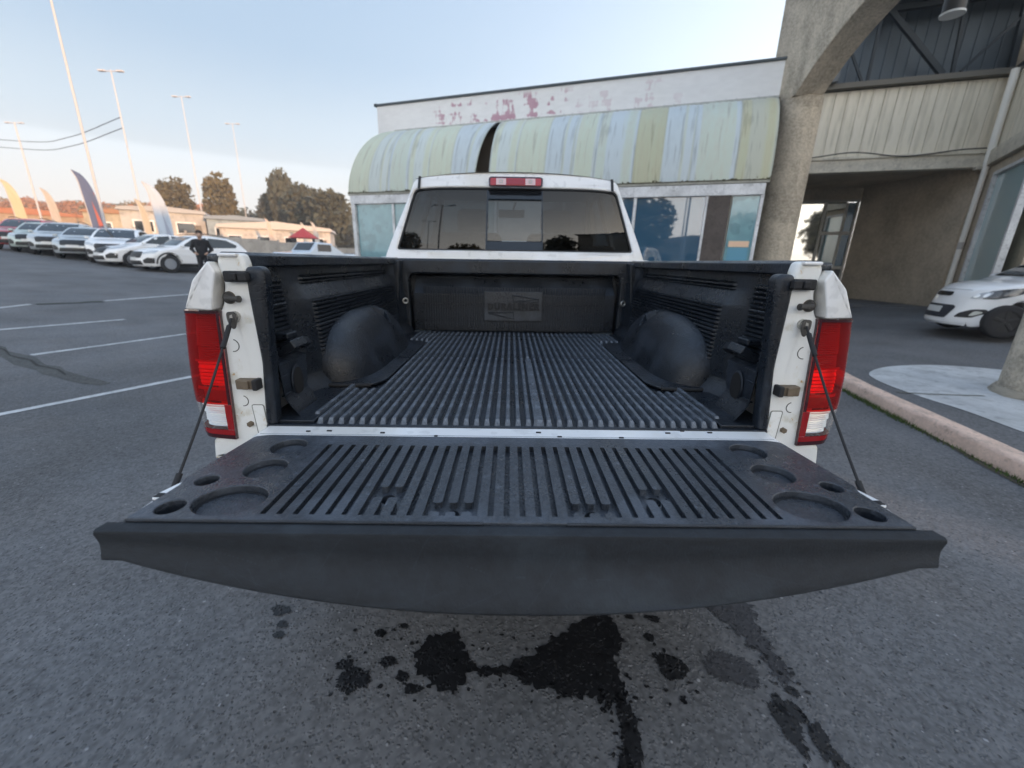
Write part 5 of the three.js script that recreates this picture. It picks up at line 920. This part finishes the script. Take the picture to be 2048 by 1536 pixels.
// hill, wood and hedges
{
  const hx = a => -190 + a * 330;
  struct('hill', gridGeo(70, 10, (u, v) => { const x = -330 + u * 400, z = -95 - v * 130; const h = (3 + 13 * Math.exp(-Math.pow((x + 165) / 95, 2)) + 2.5 * vnoise(u * 9, 3, 4096, 7)) * sstep(0, .6, v); return [x, lotY(-40, z) * .6 + h - .5, z, x, z]; }, true), std(.13, .12, .055, { map: rep(wearT, .02), roughness: 1 }));
  const leafGeo = (n, rx, ry, rz, s) => { seed = s; const pos = []; for (let k = 0; k < n; k++) { const cx = rr(-1, 1), cy = rr(-1, 1), cz = rr(-1, 1), l = Math.hypot(cx, cy, cz) || 1, q = Math.cbrt(rnd()) * (.75 + .35 * vnoise(cx / l * 2 + 9, cy / l * 2 + cz / l * 2 + 9, 4096, s)); const c = V(cx / l * rx * q, cy / l * ry * q, cz / l * rz * q), sz = rr(.14, .34) * Math.cbrt(rx * ry * rz) * .42; const a = V(rr(-1, 1), rr(-1, 1), rr(-1, 1)).normalize(), b = V(rr(-1, 1), rr(-1, 1), rr(-1, 1)).cross(a).normalize(); for (const [i, j] of [[-1, -1], [1, -.6], [.3, 1]]) { const p = c.clone().addScaledVector(a, i * sz).addScaledVector(b, j * sz); pos.push(p.x, p.y, p.z); } } const g = new THREE.BufferGeometry(); g.setAttribute('position', new THREE.Float32BufferAttribute(pos, 3)); g.computeVertexNormals(); return merge([g]); };
  const leaf = (r, g, b) => phys(r, g, b, { roughness: .85, transmission: .15, thickness: 0, side: THREE.DoubleSide });
  const mats = { olive: leaf(.12, .10, .045), dark: leaf(.075, .078, .05), rust: leaf(.26, .12, .045), gold: leaf(.24, .17, .06) };
  const proto = {};
  function tree(kind, x, z, h, w, label, group) {
    const key = kind; const t = proto[key] ? null : thing('tree', label, 'tree', [0, 0, 0]);
    let o;
    if (t) { o = t; mesh('trunk', merge([rod([0, 0, 0], [.02, .55, .01], .035, .02, 8), rod([0, .3, 0], [.14, .6, .05], .016, .008, 6), rod([0, .34, 0], [-.13, .62, -.04], .016, .008, 6)]), std(.08, .06, .045), t); mesh('crown', T(leafGeo(1500, .30, .36, .30, 900 + Object.keys(proto).length), 0, .64, 0), mats[kind], t); proto[key] = t; }
    else { o = proto[key].clone(); o.name = numbered('tree'); scene.add(o); o.userData = { label, category: 'tree' }; }
    if (group) o.userData.group = group; o.position.set(x, lotY(x, z) * .9 - .2, z); o.scale.set(w / .6, h, w / .6); o.rotation.y = x * 3.1; return o;
  }
  tree('olive', -57, -74, 11.6, 6.2, 'broad olive tree, leftmost of the dark trees beyond the car lot');
  tree('olive', -49.2, -74, 12.4, 5.2, 'rounded olive tree second from the left beyond the car lot');
  tree('dark', -41.5, -79, 14.6, 4.6, 'tallest dark tree beyond the car lot');
  tree('dark', -45.6, -84, 11.5, 6, 'low dark tree between the rounded and the tallest ones');
  tree('dark', -36.2, -76, 11.8, 7.2, 'wide dark tree to the right of the tallest one');
  tree('dark', -29.6, -70, 10.6, 7.4, 'wide dark tree nearest to the shop corner');
  // autumn wood on the hill and hedge below it: masses
  const inst = (name, n, f, geo, mat, label) => { const m = new THREE.InstancedMesh(geo, mat, n), d = new THREE.Object3D(), col = new THREE.Color(); m.name = numbered(name); for (let k = 0; k < n; k++) { const [x, y, z, s, c] = f(k); d.position.set(x, y, z); d.scale.set(s * rr(.9, 1.3), s, s * rr(.9, 1.3)); d.rotation.y = rr(0, 6); d.updateMatrix(); m.setMatrixAt(k, d.matrix); col.setRGB(...c); m.setColorAt(k, col); } m.castShadow = m.receiveShadow = true; m.userData.kind = 'stuff'; tag(m, label, 'wood'); scene.add(m); return m; };
  const clump = leafGeo(420, .5, .5, .5, 77), cm = leaf(1, 1, 1);
  inst('autumn_wood', 330, k => { const x = -265 + rnd() * 165, d = rnd(); const z = -108 - d * 46; return [x, 4 + d * 9.5 + rr(0, 1.5), z, rr(5, 9.5), rnd() < .6 ? [.33, .135, .05] : rnd() < .5 ? [.28, .17, .06] : [.16, .12, .05]]; }, clump, cm, 'band of rusty orange autumn trees on the hill at the far left');
  inst('hedge', 150, k => { const x = -190 + rnd() * 140, z = -88 - rnd() * 10; return [x, 3.4 + rr(0, 2.0), z, rr(3, 5), [.13 + rnd() * .06, .115 + rnd() * .03, .045]]; }, clump, cm, 'olive hedge along the foot of the orange hill');
  inst('dark_wood', 130, k => { const x = -70 + rnd() * 85, z = -98 - rnd() * 30; return [x, 6 + rr(0, 3.2), z, rr(6, 9), [.05, .06, .035]]; }, clump, cm, 'dark mass of trees behind the low buildings');
  // low buildings with windows
  function shed(x, z, w, h, d, turn, col, roofC, label, nWin, y0) {
    const t = thing('low_building', label, 'building', [x, y0 ?? lotY(x, z) - .1, z], turn); mesh('wall', box(w, h, d, 0, h / 2, 0), std(...col, { roughness: .9, map: rep(wearT, .1) }), t);
    mesh('roof', boxUV(extrude(shapeOf([[-w / 2 - .3, h], [w / 2 + .3, h], [w / 2 + .1, h + .35], [0, h + .12 * w * .5 + .2], [-w / 2 - .1, h + .35]]), d + .6, .02).translate(0, 0, -d / 2 - .3)), std(...roofC, { roughness: .8 }), t);
    for (let k = 0; k < nWin; k++) { const f = mesh('window', box(w / nWin * .5, h * .38, .1, -w / 2 + (k + .5) * w / nWin, h * .55, d / 2 + .01), M.whiteTrim, t); mesh('pane', box(w / nWin * .42, h * .30, .1, -w / 2 + (k + .5) * w / nWin, h * .55, d / 2 + .03), M.frit, f); }
    mesh('door', box(.9, h * .66, .08, w / 2 - .9, h * .33, d / 2 + .02), M.steelDark, t);
  }
  shed(-43, -54, 8, 3.8, 5, .5, [.5, .49, .47], [.36, .36, .36], 'low beige building left of the dark trees', 2);
  shed(-35.5, -56, 6, 3.4, 5, .4, [.30, .36, .40], [.22, .26, .30], 'small blue grey building under the rounded olive tree', 2);
  shed(-27, -50, 11, 2.7, 5, .3, [.56, .53, .50], [.5, .47, .44], 'long cream building behind the silver pickup', 4);
  shed(-60, -70, 12, 4.5, 7, .6, [.45, .40, .30], [.30, .16, .09], 'house with a rusty roof left of the trees', 3);
  shed(-92, -84, 16, 5, 8, .6, [.42, .30, .2], [.34, .13, .06], 'orange roofed house at the foot of the hill', 4);
  shed(-118, -88, 14, 4.6, 8, .7, [.48, .38, .26], [.36, .16, .07], 'orange roofed house farthest to the left', 3);
  // panel fence by the lot edge
  const F_ = thing('panel_fence', 'long pale panel fence along the back edge of the lot', 'fence', [0, 0, 0]);
  for (let k = 0; k < 12; k++) { const x = -28 + k * 1.75, z = -37.5 + k * .25; mesh('panel', box(1.62, 1.5, .06, x, lotY(x, z) + .80, z), std(.46, .42, .37, { map: rep(wearT, .2) }), F_); mesh('post', box(.12, 1.8, .12, x - .87, lotY(x, z) + .85, z), std(.35, .32, .29), F_); }
  const U = thing('umbrella', 'red umbrella stand behind the distant pickup', 'umbrella', [-16.8, lotY(-16.8, -34), -34]); mesh('canopy', new THREE.ConeGeometry(1.2, .8, 8, 1, true).translate(0, 2.4, 0), std(.5, .05, .045, { side: THREE.DoubleSide }), U); mesh('stem', rod([0, 0, 0], [0, 2.7, 0], .03), M.poleGrey, U);
  // overhead wires
  for (const [dy, l] of [[0, 'upper sagging overhead wire at the far left'], [-.9, 'lower sagging overhead wire at the far left']]) { const w = mesh('overhead_wire', tube([[-150, 27 + dy, -60], [-100, 17.6 + dy, -59.5], [-64, 14.6 + dy, -58.9], [-50, 13.4 + dy, -51], [-37.7, 13.6 + dy, -43.84]], .035, 60, 5), M.rubber); tag(w, l, 'wire'); }
  // behind the viewer: what the windows mirror
  tree('gold', -16, 34, 9, 8, 'golden tree behind the viewer, left of the lot entrance'); tree('gold', -6, 42, 8, 7, 'golden tree behind the viewer, middle'); tree('olive', 6, 46, 11, 7, 'olive tree behind the viewer'); tree('gold', -30, 40, 9, 9, 'golden tree behind the viewer, far left');
  shed(-14, 52, 18, 4, 8, Math.PI, [.55, .45, .33], [.4, .3, .22], 'low cream building behind the viewer', 5);
  pole(-4.8, 17, 10, 'light pole behind the viewer, mirrored in the rear window', .09); pole(-9.5, 30, 11, 'thin light pole behind the viewer, farther off', .08);
}
scene.fog = new THREE.FogExp2(new THREE.Color(.80, .83, .86), .0012);
shade(scene);
renderer.render(scene, camera);
